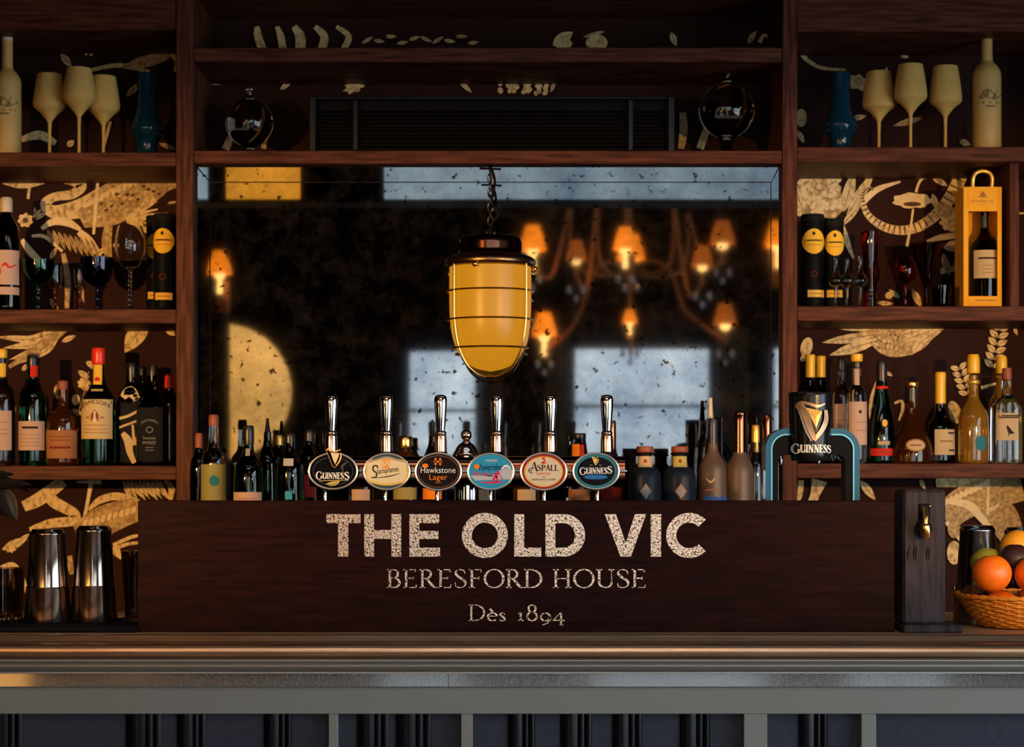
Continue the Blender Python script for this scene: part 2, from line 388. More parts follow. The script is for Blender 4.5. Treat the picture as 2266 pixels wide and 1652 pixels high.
def _g(ch):
    """strokes of a roman serif letter: cap height 1, (kind, data); T thin, K thick"""
    T, K = 't', 'k'
    def stem(x, y0=0, y1=1, w=K, s0=1, s1=1):
        q = [('l', x, y0, x, y1, w)]
        if s0: q.append(('l', x - .12, y0 + .02, x + .12, y0 + .02, T))
        if s1: q.append(('l', x - .12, y1 - .02, x + .12, y1 - .02, T))
        return q
    D = {'H': (stem(.14) + stem(.62) + [('l', .14, .5, .62, .5, T)], .78),
         'E': (stem(.14) + [('l', .14, .98, .52, .98, T), ('l', .14, .52, .42, .52, T), ('l', .14, .02, .54, .02, T), ('l', .51, .98, .51, .84, T), ('l', .53, .02, .55, .18, T), ('l', .42, .44, .42, .6, T)], .62),
         'F': (stem(.14) + [('l', .14, .98, .52, .98, T), ('l', .14, .52, .42, .52, T), ('l', .51, .98, .51, .84, T), ('l', .42, .44, .42, .6, T)], .58),
         'B': (stem(.14, s0=0, s1=0) + [('l', .02, .98, .28, .98, T), ('l', .02, .02, .28, .02, T), ('l', .14, .53, .28, .53, T), ('a', .27, .755, .19, .225, -90, 90), ('a', .28, .275, .25, .255, -90, 90)], .62),
         'P': (stem(.14, s1=0) + [('l', .02, .98, .28, .98, T), ('l', .14, .46, .28, .46, T), ('a', .27, .72, .22, .26, -90, 90)], .56),
         'R': (stem(.14, s1=0) + [('l', .02, .98, .28, .98, T), ('l', .14, .5, .28, .5, T), ('a', .27, .74, .2, .24, -90, 90), ('l', .30, .5, .60, .03, K), ('l', .56, .02, .72, .02, T)], .70),
         'D': (stem(.14, s0=0, s1=0) + [('l', .02, .98, .3, .98, T), ('l', .02, .02, .3, .02, T), ('a', .28, .5, .42, .48, -90, 90)], .78),
         'O': ([('a', .42, .5, .37, .49, 0, 360)], .84),
         'S': ([('s', [(.45, .74, 't'), (.43, .9, 't'), (.28, .985, 't'), (.12, .93, 't'), (.09, .76, 'k'), (.2, .6, 'k'), (.36, .46, 'k'), (.47, .3, 'k'), (.44, .1, 't'), (.27, .015, 't'), (.1, .08, 't'), (.07, .28, 't')])], .56),
         'U': ([('l', .14, 1, .14, .3, K), ('a', .38, .3, .24, .28, 180, 360), ('l', .62, 1, .62, .3, T), ('l', .02, .98, .26, .98, T), ('l', .5, .98, .74, .98, T)], .76),
         'G': ([('a', .42, .5, .37, .49, 50, 318), ('l', .70, .06, .70, .42, K), ('l', .58, .42, .8, .42, T), ('l', .66, .86, .68, .70, T)], .86),
         'I': (stem(.14), .30),
         'N': ([('l', .14, 0, .14, 1, T), ('l', .14, .98, .66, .02, K), ('l', .66, 0, .66, 1, T), ('l', .02, .02, .26, .02, T), ('l', .54, .98, .78, .98, T), ('l', .02, .98, .16, .98, T)], .80),
         'A': ([('l', .08, 0, .36, 1, T), ('l', .36, 1, .64, 0, K), ('l', .18, .34, .52, .34, T), ('l', -.02, .02, .2, .02, T), ('l', .52, .02, .76, .02, T)], .72),
         'L': (stem(.14, s1=1) + [('l', .14, .02, .54, .02, T), ('l', .53, .02, .55, .2, T)], .58),
         'e': ([('a', .25, .25, .2, .24, 10, 320), ('l', .07, .29, .44, .29, T)], .48),
         's': ([('s', [(.28, .38, 't'), (.25, .47, 't'), (.15, .48, 't'), (.08, .38, 'k'), (.18, .26, 'k'), (.28, .14, 'k'), (.24, .02, 't'), (.12, .01, 't'), (.06, .12, 't')])], .36),
         '1': ([('l', .14, 0, .14, .5, K), ('l', .02, .02, .26, .02, T), ('l', .04, .44, .14, .5, T)], .34),
         '8': ([('a', .25, .76, .15, .22, 0, 360), ('a', .25, .28, .20, .27, 0, 360)], .54),
         '9': ([('a', .25, .24, .19, .24, 0, 360), ('s', [(.44, .26, 'k'), (.42, .02, 'k'), (.3, -.16, 't'), (.12, -.25, 't')])], .52),
         '4': ([('l', .34, .5, .02, .04, T), ('l', 0, .03, .52, .03, T), ('l', .36, .5, .36, -.24, K), ('l', .28, -.24, .46, -.24, T)], .56),
         ' ': ([], .28)}
    D['`'] = ([('l', .14, .74, .26, .56, K)], 0)
    return D[ch]
def serif(mb, text, x0, x1, y0, y1, mat, f, thin=.05, thick=.13, space=.03):
    adv = 0; places = []
    for ch in text:
        if ch == 'è': places += [('e', adv), ('`', adv)]; adv += _g('e')[1] + space; continue
        places.append((ch, adv)); adv += _g(ch)[1] + space
    adv -= space; sx = (x1 - x0) / adv; sy = y1 - y0; W_ = {'t': thin * abs(sy), 'k': thick * abs(sy)}
    g = lambda a, b: (x0 + a * sx, y0 + b * sy)
    for ch, o in places:
        for st in _g(ch)[0]:
            if st[0] == 'l': mb.ribbon([g(o + st[1], st[2]), g(o + st[3], st[4])], W_[st[5]], mat, f)
            elif st[0] == 'a':
                _, cx, cy, rx, ry, a0, a1 = st; n = max(8, int(abs(a1 - a0) / 12)); pts = []; ws = []
                for i in range(n + 1):
                    a = math.radians(a0 + (a1 - a0) * i / n); pts.append(g(o + cx + rx * math.cos(a), cy + ry * math.sin(a)))
                    ws.append(W_['t'] + (W_['k'] - W_['t']) * abs(math.cos(a)) ** 1.3)
                mb.ribbon(pts, ws, mat, f)
            else: mb.ribbon([g(o + a, b) for a, b, _ in st[1]], [W_[w] for _, _, w in st[1]], mat, f, smooth=5)
def harp(mb, f, cx, cy, h, frame, strings, outline=None):
    """a harp of height h centred at cx, cy in picture units (y down)"""
    q = lambda a, b: f(cx + a * h, cy + b * h)
    if outline:
        mb.ribbon([(-.40, -.43), (-.31, -.30), (-.08, .30), (.06, .46)], [.13, .17, .17, .10], outline, lambda a, b: q(a, b), 4)
    mb.poly([(-.26, -.30), (.24, -.26), (.21, -.12), (.04, .30)], strings, q)
    mb.ribbon([(-.36, -.42), (-.30, -.30), (-.08, .28), (.04, .44)], [.07, .12, .12, .08], frame, q, 4)
    mb.ribbon([(.32, -.30), (.33, -.10), (.24, .16), (.04, .44)], [.04, .08, .08, .05], frame, q, 5)
    mb.ribbon([(-.36, -.36), (-.42, -.42), (-.36, -.49), (-.20, -.44), (.0, -.37), (.22, -.43), (.33, -.47)], [.06, .07, .08, .09, .07, .06, .03], frame, q, 5)
# ---------------------------------------------------------------- thin pane glass
def pane_mat():
    m = MATS['glass_window']; nt = m.node_tree; N = nt.nodes
    t = N.new('ShaderNodeBsdfTransparent'); g = N.new('ShaderNodeBsdfGlossy'); g.inputs['Roughness'].default_value = .02
    mix = N.new('ShaderNodeMixShader'); mix.inputs[0].default_value = .07
    nt.links.new(t.outputs[0], mix.inputs[1]); nt.links.new(g.outputs[0], mix.inputs[2]); nt.links.new(mix.outputs[0], N['Material Output'].inputs['Surface'])
pane_mat()
def structure(o): o['kind'] = 'structure'; return o

# ---------------------------------------------------------------- room shell
WALLY, CEIL, LX = 5.62, 3.4, -3.0
structure(MB().box(LX - .1, SIDEX + .1, BACKY - .1, WALLY + .1, -.08, 0, 'floor_boards').build('floor', smooth=False))
structure(MB().box(LX - .1, SIDEX + .1, BACKY - .1, WALLY + .1, CEIL, CEIL + .08, 'room_dark').build('ceiling', smooth=False))
structure(MB().box(LX - .1, LX, BACKY, WALLY, 0, CEIL, 'room_dark').build('wall_left', smooth=False))
wb = structure(MB().box(LX, SIDEX, WALLY, WALLY + .1, 0, CEIL, 'wallpaper_ground').build('wall_back', smooth=False))
# wall behind the camera, with its openings
mb = MB(); xs = LX
for (a, b, c, d) in WIN_BACK:
    mb.box(xs, a, BACKY - .1, BACKY, 0, CEIL, 'room_dark')
    if c > 0: mb.box(a, b, BACKY - .1, BACKY, 0, c, 'room_dark')
    mb.box(a, b, BACKY - .1, BACKY, d, CEIL, 'room_dark'); xs = b
mb.box(xs, SIDEX, BACKY - .1, BACKY, 0, CEIL, 'room_dark')
structure(mb.build('wall_front', smooth=False))
a, b, c, d = WIN_ADDED; mb = MB()
mb.box(SIDEX, SIDEX + .1, BACKY, a, 0, CEIL, 'room_dark').box(SIDEX, SIDEX + .1, b, WALLY, 0, CEIL, 'room_dark')
mb.box(SIDEX, SIDEX + .1, a, b, 0, c, 'room_dark').box(SIDEX, SIDEX + .1, a, b, d, CEIL, 'room_dark')
structure(mb.build('wall_right', smooth=False))
def window(name, x0, x1, z0, z1, bars_h, bars_v):
    mb = MB(); y0, y1 = BACKY - .07, BACKY - .03; w = .035
    mb.box(x0, x0 + w, y0, y1, z0, z1, 'room_wood').box(x1 - w, x1, y0, y1, z0, z1, 'room_wood')
    mb.box(x0, x1, y0, y1, z0, z0 + w, 'room_wood').box(x0, x1, y0, y1, z1 - w, z1, 'room_wood')
    for z in bars_h: mb.box(x0, x1, y0, y1, z - .012, z + .012, 'room_wood')
    for x in bars_v: mb.box(x - .012, x + .012, y0, y1, z0, z1, 'room_wood')
    o = structure(mb.build(name, smooth=False))
    MB().box(x0 + w, x1 - w, BACKY - .052, BACKY - .048, z0 + w, z1 - w, 'glass_window').build('window_pane', o, smooth=False)
    return o
a, b, c, d = WIN_BACK[0]; window('door_1', a, b, c, d, (.72, 1.80), ())
a, b, c, d = WIN_BACK[1]; window('window_1', a, b, c, d, (1.83,), ())
a, b, c, d = WIN_BACK[2]; window('window_2', a, b, c, d, (1.83,), ((a + b) / 2,))
a, b, c, d = WIN_ADDED; mb = MB()
for y in (a + .02, (a + b) / 2, b - .02): mb.box(SIDEX + .03, SIDEX + .07, y - .02, y + .02, c, d, 'room_wood')
for z in (c + .02, 1.8, d - .02): mb.box(SIDEX + .03, SIDEX + .07, a, b, z - .02, z + .02, 'room_wood')
o = structure(mb.build('added_window', smooth=False))
MB().box(SIDEX + .048, SIDEX + .052, a, b, c, d, 'glass_window').build('window_pane', o, smooth=False)
# street front seen through the windows
mb = MB(); mb.box(.45, 1.05, -9, -8.4, 0, .9, 'facade').box(1.05, 3.8, -9, -8.5, 0, 1.5, 'facade').box(-1.4, -.1, -9, -8.4, 0, 1.1, 'facade')
mb.box(1.0, 3.8, -8.55, -8.4, 1.30, 1.38, 'facade')
tag(mb.build('building', smooth=False), 'pale rendered house front across the street outside the windows', 'building')
structure(MB().box(-8, 10, -14, BACKY - .12, -.10, -.02, 'facade').build('pavement', smooth=False))
def curtain(x0, x1, z0, z1, label):
    n = 40; pts = [(x0 + (x1 - x0) * i / n, BACKY + .07 + .025 * math.sin(i * 1.3)) for i in range(n + 1)]; mb = MB()
    vs = [(x, y, z0) for x, y in pts] + [(x, y, z1) for x, y in pts]
    mb.add(vs, [(i, i + 1, n + 2 + i, n + 1 + i) for i in range(n)], 'curtain')
    vs = [(x, y + .004, z0) for x, y in pts] + [(x, y + .004, z1) for x, y in pts]
    mb.add(vs, [(i, i + 1, n + 2 + i, n + 1 + i) for i in range(n)], 'curtain')
    tag(mb.build('curtain'), label, 'curtain', 'grey curtains by the street windows')
curtain(WIN_BACK[0][1] + .01, WIN_BACK[0][1] + .16, .05, 2.36, 'grey curtain beside the narrow glazed door seen in the mirror')
curtain(WIN_BACK[1][0] - .16, WIN_BACK[1][0] - .005, .05, 2.36, 'grey curtain on the door side of the wide window in the mirror')
curtain(WIN_BACK[1][1] + .01, WIN_BACK[1][1] + .22, .05, 2.36, 'grey curtain on the far side of the wide window in the mirror')

# pillar, lantern, canopy with its light put in as glowing panels, as the mirror shows them
VPL = 2 * MIR - .68
tag(MB().box(X(375, VPL), X(497, VPL), .48, .68, 0, CEIL, 'room_dark', .01).build('pillar', smooth=False), None, None, None, 'structure')
t = thing('paper_lantern', 'large glowing round paper lantern half hidden by a pillar in the mirror', 'lantern', (X(495, 2 * MIR - .08), .08, Z(866, 2 * MIR - .08)))
mb = MB(); mb.lathe([(.355 * math.sin(PI * i / 24) * (1 + .006 * (i % 2)), -.355 * math.cos(PI * i / 24)) for i in range(25)], 'lantern_paper', seg=40); mb.build('lantern_shade', t)
MB().tube([(0, 0, .36), (0, 0, CEIL - 1.83)], .005, 'paint_black').build('cord', t)
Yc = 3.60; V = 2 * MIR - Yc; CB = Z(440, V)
t = thing('bar_canopy', 'dark wooden canopy over the bar with glowing panels in place of the light on its inner face', 'canopy', (0, 3.5, CB - .012))
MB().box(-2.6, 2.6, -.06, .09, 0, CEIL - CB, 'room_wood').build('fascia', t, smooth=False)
def cpanel(x0, x1, mat, label):  # added glowing panel that replaces light on the fascia
    o = MB().box(x0, x1,   .09, .10, .012, .135, mat, .003).build('glow_panel', t, smooth=False); o['label'] = label
cpanel(X(500, V), X(664, V), 'glow_amber', 'amber glowing panel in place of warm light on the canopy')
cpanel(X(850, V), X(1740, V), 'glow_cool', 'cool white glowing panel in place of light on the canopy')
cpanel(X(410, V), X(459, V), 'glow_cool', 'narrow cool white glowing panel in place of light on the canopy')

# chandelier and wall lights, seen in the mirror
def shade_parts(par, p, sc, mat, arm):
    mb = MB(); mb.lathe([(.068 * sc, 0), (.060 * sc, .04 * sc), (.034 * sc, .125 * sc), (.030 * sc, .125 * sc), (.056 * sc, .04 * sc), (.064 * sc, 0)], mat, p, 20); mb.build('lamp_shade', par)
    MB().ball((p[0], p[1], p[2] - .004), .030 * sc, 'bulb_lit', 12, 8).build('bulb', par)
    MB().lathe([(0, -.11 * sc), (.016 * sc, -.105 * sc), (.012 * sc, -.04 * sc), (.012 * sc, -.02 * sc), (0, -.02 * sc)], 'bulb_lit' if mat == 'shade_lit' else 'gilt_arm', p, 10).build('candle_tube', par)
CH = 11.9; cxw, cyw = X(1395, CH), 2 * MIR - CH
t = thing('chandelier', 'gilt chandelier with orange shades and crystal drops seen in the mirror', 'chandelier', (cxw, cyw, 2.0))
zc = lambda py: Z(py, CH) - 2.0
MB().lathe(rnd([(0, zc(795)), (.008, zc(790)), (.02, zc(760)), (.012, zc(735)), (.03, zc(715)), (.016, zc(690)), (.014, zc(620)), (.04, zc(605)), (.035, zc(575)), (.014, zc(560)), (.014, CEIL - 2.0), (0, CEIL - 2.0)], 1), 'gilt_arm', seg=14).build('column', t)
sc_ = CH / FOC
LIT = [(-190, -.12, 740, 1, 1), (205, .12, 722, .9, 0), (-12, .50, 728, .55, 1), (-217, .15, 560, 1.05, 1), (-125, .42, 592, .8, 0), (-22, .50, 572, .9, 1), (13, -.52, 556, 1.15, 1), (145, .40, 604, .85, 0), (212, -.2, 532, 1.0, 0)]
for i, (dx, dy, py, k, lit) in enumerate(LIT):
    ex, ez = dx * sc_, zc(py)
    low = py > 650; z0 = zc(588) if low else zc(600)
    q = lambda a, z: (ex * a, dy * a, z)
    if low: pts = [q(0, z0), q(.24, z0 + .025), q(.42, z0 - .03), q(.50, z0 - .15), q(.58, z0 - .27), q(.72, ez + .02), q(.88, ez - .05), q(1, ez - .10)]
    else: pts = [q(0, z0), q(.3, z0 - .03), q(.55, z0 + .02), q(.62, z0 + .18), q(.62, z0 + .36), q(.80, ez - .14), q(1, ez - .10)]
    MB().tube(spl(pts, 8), .0135, 'gilt_arm', 8).build('arm', t)
    shade_parts(t, (ex, dy, ez), k * 1.12, 'shade_lit' if lit else 'shade_dim', t)
    mb = MB()
    for s_ in (-1, 1): mb.ball((ex + s_ * .04, dy, ez - .17), .014, 'crystal', 8, 6, 1.8)
    mb.ball((ex, dy, ez - .22), .012, 'crystal', 8, 6, 1.8); mb.build('crystal_drops', t)
for s_ in (-1, 1):
    for k in range(2):
        R0 = .10 + .30 * k; pts = [(s_ * (R0 + .13 * math.cos(a)), .1, zc(455) + .13 + .10 * math.sin(a) - .02) for a in [PI + PI * j / 12 for j in range(13)]]
        MB().tube(pts, .010, 'gilt_arm', 8).build('arm', t)
def sconce(px, pyb, Yw, label, sc=1.):
    Vv = 2 * MIR - Yw
    t = thing('wall_light', label, 'wall light', (X(px, Vv), Yw, Z(pyb, Vv)), 'shaded wall lights seen in the mirror')
    shade_parts(t, (0, 0, 0), sc, 'shade_lit', t)
    MB().tube([(0, 0, -.10 * sc), (0, -.05, -.14 * sc), (0, -.12, -.12 * sc)], .010, 'gilt_arm').build('arm', t)
    MB().box(-.03, .03, -.135, -.12, -.2 * sc, -.02, 'gilt_arm', .004).build('wall_plate', t)
sconce(486, 606, .83, 'small orange shaded wall light on the pillar edge in the mirror', .9)
sconce(1722, 545, -2.84, 'orange shaded wall light at the window side edge of the mirror', 1.35)

# ---------------------------------------------------------------- back bar shelving
FY, BY = 5.30, 5.618
LP0, LP1, RP0, RP1 = X(390, FY), X(428, FY), X(1731, FY), X(1764, FY)
LE, RE = X(-160, FY), X(2420, FY)
def boards(par, name, x0, x1, tops, th, mat='wood_shelf'):
    for z in tops:
        MB().box(x0, x1, FY, BY, z - th, z, mat, .002).build(name, par, smooth=False)
LS = [Z(337, FY), Z(684, FY), Z(1030, FY)]; RS = [Z(325, FY), Z(677, FY), Z(1025, FY)]
MS = [Z(105, FY), Z(333, FY)]
t = thing('shelving_unit', 'dark wood wall shelving lit warm, beside the mirror with whiskey bottles in squat rows', 'shelving', ((LE + LP1) / 2, FY, 0))
t['label'] = 'dark wood wall shelves on the left of the mirror, edges lit warm brown'
def rel(mb, par, name): return mb.build(name, par, smooth=False, off=tuple(par.location))
rel(MB().box(LP0, LP1, FY - .004, BY, 0, CEIL, 'wood_post', .002), t, 'post'); rel(MB().box(LE - .04, LE, FY, BY, 0, CEIL, 'wood_post', .002), t, 'post')
for z in LS: rel(MB().box(LE, LP0, FY, BY, z - .037, z, 'wood_shelf', .002), t, 'shelf')
rel(MB().box(LE, LP0, FY, BY, Z(66, FY), Z(-120, FY), 'wood_shelf', .002), t, 'header_board')
rel(MB().box(LE, LP0, FY - .01, BY, .06, .955, 'room_wood', .002), t, 'base_cabinet')
t = thing('shelving_unit', 'dark wood wall shelves on the right of the mirror, edges lit cool grey', 'shelving', ((RE + RP0) / 2, FY, 0))
rel(MB().box(RP0, RP1, FY - .004, BY, 0, CEIL, 'wood_post', .002), t, 'post')
rel(MB().box(X(2241, FY), X(2262, FY), FY + .03, BY, RS[1], RS[0] - .037, 'wood_post', .002), t, 'post')
rel(MB().box(RE, RE + .04, FY, BY, 0, CEIL, 'wood_post', .002), t, 'post')
for z in RS: rel(MB().box(RP1, RE, FY, BY, z - .039, z, 'wood_shelf', .002), t, 'shelf')
rel(MB().box(RP1, RE, FY, BY, Z(70, FY), Z(-120, FY), 'wood_shelf', .002), t, 'header_board')
rel(MB().box(RP1, RE, FY - .01, BY, .06, .955, 'room_wood', .002), t, 'base_cabinet')
t = thing('shelving_unit', 'dark wood shelves bridging the posts above the mirror', 'shelving', (0, FY, 0))
rel(MB().box(LP1, RP0, FY, BY, MS[0] - .038, MS[0], 'wood_shelf', .002), t, 'shelf'); rel(MB().box(LP1, RP0, FY, BY, MS[1] - .034, MS[1], 'wood_shelf', .002), t, 'shelf')
rel(MB().box(LP1, RP0, FY, BY, Z(-20, FY), Z(-140, FY), 'wood_shelf', .002), t, 'header_board')
LEDGE = 1.245
rel(MB().box(LP1, RP0, FY - .36, BY, .06, LEDGE, 'room_wood', .003), t, 'base_cabinet')
# mirror: one large pane with mitred border strips
soff = MS[1] - .034
t = thing('bar_mirror', 'large antique spotted mirror behind the beer taps with mitred border strips', 'mirror', (0, MIR, LEDGE))
mx0, mx1, ma, mb_, mz0, mz1, mc = LP1 + .001, RP0 - .001, X(465, MIR), X(1706, MIR), LEDGE + .002, soff - .001, Z(403, MIR)
gp = .0014
def pane(pts, name):
    n = len(pts); vs = [(x, MIR, z) for x, z in pts] + [(x, MIR + .006, z) for x, z in pts]
    rel(MB().add(vs, [tuple(range(n)), tuple(range(2 * n - 1, n - 1, -1))] + [((i + 1) % n, i, n + i, n + (i + 1) % n) for i in range(n)], 'mirror'), t, name)
pane([(ma + gp, mz0), (mb_ - gp, mz0), (mb_ - gp, mc - gp), (ma + gp, mc - gp)], 'centre_pane')
pane([(mx0, mz0), (ma - gp, mz0), (ma - gp, mc), (mx0, mz1 - .003)], 'border_strip'); pane([(mb_ + gp, mz0), (mx1, mz0), (mx1, mz1 - .003), (mb_ + gp, mc)], 'border_strip')
pane([(ma, mc + gp), (mb_, mc + gp), (mx1 - .003, mz1), (mx0 + .003, mz1)], 'border_strip')
rel(MB().box(mx0, mx1, MIR + .006, MIR + .03, mz0, mz1, 'paint_black'), t, 'backing_board')

# added unseen lights for the shelves, their beams cut by added plates
for (lx, ly, lz), pw, tg in FILL_SPOTS:
    t = thing('shelf_fill_stand', 'added unseen warm light with visor on a tall stand at the %s side of the room' % ('left' if lx < 0 else 'right'), 'fill light', (lx, ly, 0))
    MB().lathe([(0, 0), (.16, 0), (.16, .015), (.02, .03), (.014, .05), (.014, lz - .10), (0, lz - .10)], 'paint_black', seg=24).build('stand', t)
    d = Vector(tg) - Vector((lx, ly, lz)); an = math.atan2(d.y, d.x)
    o = MB().box(-.20, -.08, -.09, .09, lz - .11, lz + .10, 'paint_black', .01).build('housing', t); o.rotation_euler = (0, 0, an)
    o = MB().box(-.10, .60, -.45, .45, lz + .068, lz + .072, 'paint_black').build('blocker', t); o.rotation_euler = (0, 0, an)  # added plate, keeps the beam off the top shelf row
    o = MB().box(-.10, .60, -.45, .45, lz - .119, lz - .115, 'paint_black').build('lower_blocker', t); o.rotation_euler = (0, 0, an)  # added plate, keeps the beam off the bar front

# ---------------------------------------------------------------- wallpaper print
PW = MB(); _lay = [0]
def pf():
    _lay[0] += 1; y = WALLY - .0006 - .00002 * _lay[0]
    return lambda u, v: (X(u, BY), y, Z(v, BY))
C_, S_, L_, K_ = 'print_cream', 'print_shade', 'print_light', 'print_line'
def rb(pts, ws, mat=C_, n=7): PW.ribbon(pts, ws, mat, pf(), n)
def el(cx, cy, rx, ry, rot=0, mat=C_, wob=0): PW.ell(cx, cy, rx, ry, mat, pf(), math.radians(rot), 22, wob)
def leaf(x0, y0, x1, y1, w, mat=C_, bend=0):
    mx, my = (x0 + x1) / 2 - (y1 - y0) * bend, (y0 + y1) / 2 + (x1 - x0) * bend
    rb([(x0, y0), ((x0 + mx) / 2, (y0 + my) / 2), (mx, my), ((x1 + mx) / 2, (y1 + my) / 2), (x1, y1)], [.5, w * .8, w, w * .7, .5], mat, 5)
    PW.ribbon([(x0, y0), (mx, my), (x1, y1)], [1.2, 1.2, .4], K_, pf(), 5)
def claws(x, y, tips, w=8):
    for a, b in tips: rb([(x, y), ((x + a) / 2, (y + b) / 2 - 4), (a, b)], [w * 1.3, w, w * .5])
def sprig(x, y, n, ang, sc, mat=C_):
    for i in range(n):
        a = math.radians(ang); px, py = x + math.cos(a) * i * 11 * sc, y - math.sin(a) * i * 11 * sc
        for s_ in (-1, 1):
            b = a + s_ * 1.0; leaf(px, py, px + math.cos(b) * 17 * sc, py - math.sin(b) * 17 * sc, 9 * sc, mat)
def snake(pts, ws, bands=10):
    rb(pts, ws, C_); q = spl(pts, 7); w = spl([(a,) for a in ws], 7)
    for i in range(3, len(q) - 3, max(2, len(q) // (bands * 2))):
        dx, dy = q[i + 1][0] - q[i - 1][0], q[i + 1][1] - q[i - 1][1]; L = math.hypot(dx, dy); k = w[i][0] / 2 * .92
        PW.ribbon([(q[i][0] - dy / L * k, q[i][1] + dx / L * k), (q[i][0] + dy / L * k, q[i][1] - dx / L * k)], [2, 4], K_, pf())
def scales(x0, y0, x1, y1, n, r, spread=0):
    for i in range(n):
        t = i / (n - 1); el(x0 + (x1 - x0) * t + random.uniform(-1, 1) * spread, y0 + (y1 - y0) * t + random.uniform(-1, 1) * spread, r, r * 1.8, 20, L_)
def lizard(ox, oy, k=1., full=True):
    q = lambda *p: [(ox + a * k, oy + b * k) for a, b in p]
    rb(q((-20, -26), (30, -22), (62, -8), (40, 12), (0, 18), (-20, 34), (0, 52), (60, 44), (110, 20)), [14 * k, 22 * k, 24 * k, 22 * k, 20 * k, 24 * k, 30 * k, 44 * k, 50 * k])
    rb(q((60, 70), (120, 40), (185, 8), (235, -14), (262, -18), (292, -14)), [40 * k, 92 * k, 86 * k, 66 * k, 44 * k, 16 * k], S_)
    rb(q((70, 38), (130, 6), (190, -20), (245, -32), (290, -22)), [10 * k, 12 * k, 12 * k, 10 * k, 8 * k])
    scales(ox + 70 * k, oy + 36 * k, ox + 225 * k, oy - 32 * k, 13, 4.2 * k)
    for j in range(26): el(ox + (95 + j * 6) * k, oy + (52 - j * 2.6 + random.uniform(-22, 22)) * k, 5 * k, 3 * k, -20, C_ if j % 2 else K_)
    rb(q((228, 20), (190, 52), (165, 70)), [24 * k, 14 * k, 12 * k]); claws(ox + 165 * k, oy + 72 * k, [(ox + 236 * k, oy + 46 * k), (ox + 258 * k, oy + 56 * k), (ox + 246 * k, oy + 72 * k), (ox + 226 * k, oy + 84 * k)], 7 * k)
    rb(q((165, 72), (200, 86), (226, 112)), [10 * k, 12 * k, 9 * k])
# left unit, second row
lizard(120, 418, .97)
rb([(-10, 398), (50, 406), (118, 398)], [4, 22, 3]); rb([(66, 404), (62, 440)], [8, 6])
rb([(219, 372), (213, 440), (207, 518)], [5, 8, 6], L_)
el(56, 487, 16, 15, 0, C_, .15); el(56, 487, 6, 6, 0, K_); leaf(72, 482, 92, 462, 8); leaf(78, 486, 106, 466, 9); leaf(80, 478, 76, 458, 6)
rb([(92, 506), (118, 490), (150, 492), (178, 508)], [8, 16, 18, 8], L_); rb([(175, 512), (196, 534), (222, 566)], [14, 22, 10], L_)
rb([(70, 522), (100, 524), (138, 556)], [6, 8, 6], L_); rb([(48, 530), (70, 560), (96, 582)], [10, 16, 8], L_)
for i in range(9): leaf(105 + i * 12, 505 + i * 3, 118 + i * 13, 545 + i * 4, 10, S_)
leaf(110, 575, 126, 545, 10); leaf(215, 560, 246, 545, 12); rb([(240, 500), (236, 540), (244, 580)], [18, 22, 10], S_)
leaf(250, 545, 258, 540, 8); rb([(140, 560), (150, 620), (148, 682)], [10, 14, 10], S_); leaf(170, 600, 186, 670, 12, S_)
el(177, 612, 9, 12, 0, L_); leaf(110, 660, 130, 690, 12, S_)
leaf(370, 450, 392, 446, 6); rb([(330, 600), (352, 640), (358, 690)], [5, 6, 8], S_)
# left unit, third row
for i, (a, b) in enumerate([(20, 796), (6, 770), (34, 806), (-10, 745), (60, 800)]): leaf(150 - i * 3, 720 + i * 2, a, b, 20 - i, C_, -.10)
rb([(145, 724), (100, 758), (20, 812)], [18, 22, 8], S_); leaf(136, 756, 168, 742, 12); leaf(48, 820, 64, 804, 10)
leaf(330, 712, 276, 780, 40, C_, .05); leaf(366, 726, 388, 742, 14)
for a, b, c, d in [(202, 782, 214, 778), (190, 800, 208, 812), (200, 815, 212, 800), (172, 820, 194, 836), (178, 838, 198, 850), (176, 850, 196, 862)]: leaf(a, b, c + 4, d, 13)
el(185, 848, 13, 12, 0, C_, .18); el(168, 884, 9, 12); leaf(160, 905, 184, 918, 10); rb([(196, 822), (184, 880), (166, 930)], 2.5, S_, 4); leaf(124, 850, 130, 886, 14)
# left unit, counter row
rb([(52, 1120), (90, 1102), (140, 1064)], [24, 30, 26]); rb([(102, 1086), (120, 1110), (165, 1136), (158, 1152), (110, 1158), (66, 1172)], [20, 26, 22, 22, 20, 12], C_)
rb([(203, 1060), (196, 1100), (184, 1162)], [12, 8, 8], L_); rb([(170, 1066), (224, 1066)], [4, 10], L_)
rb([(196, 1128), (222, 1106), (262, 1098), (306, 1118)], [6, 16, 18, 26], C_); rb([(170, 1180), (220, 1156), (270, 1136), (310, 1126)], [40, 66, 60, 50], S_)
scales(188, 1158, 296, 1128, 9, 5); rb([(250, 1206), (290, 1188), (312, 1184)], [8, 8, 6]); rb([(240, 1220), (280, 1204), (312, 1200)], [8, 8, 6])
for i in range(10): leaf(272 + i * 9, 1060, 296 + i * 9, 1108 - (i % 3) * 4, 9, C_, .06)
rb([(366, 1062), (380, 1080), (376, 1104)], [10, 14, 12]); leaf(4, 1216, 62, 1190, 20); el(24, 1212, 12, 10, 0, C_, .2); leaf(40, 1200, 66, 1180, 10)
rb([(0, 1260), (30, 1252), (52, 1290), (58, 1310)], [14, 16, 14, 6]); leaf(0, 1300, 14, 1270, 14); rb([(150, 1230), (160, 1270)], [20, 10], S_); rb([(250, 1210), (270, 1235)], [26, 8])
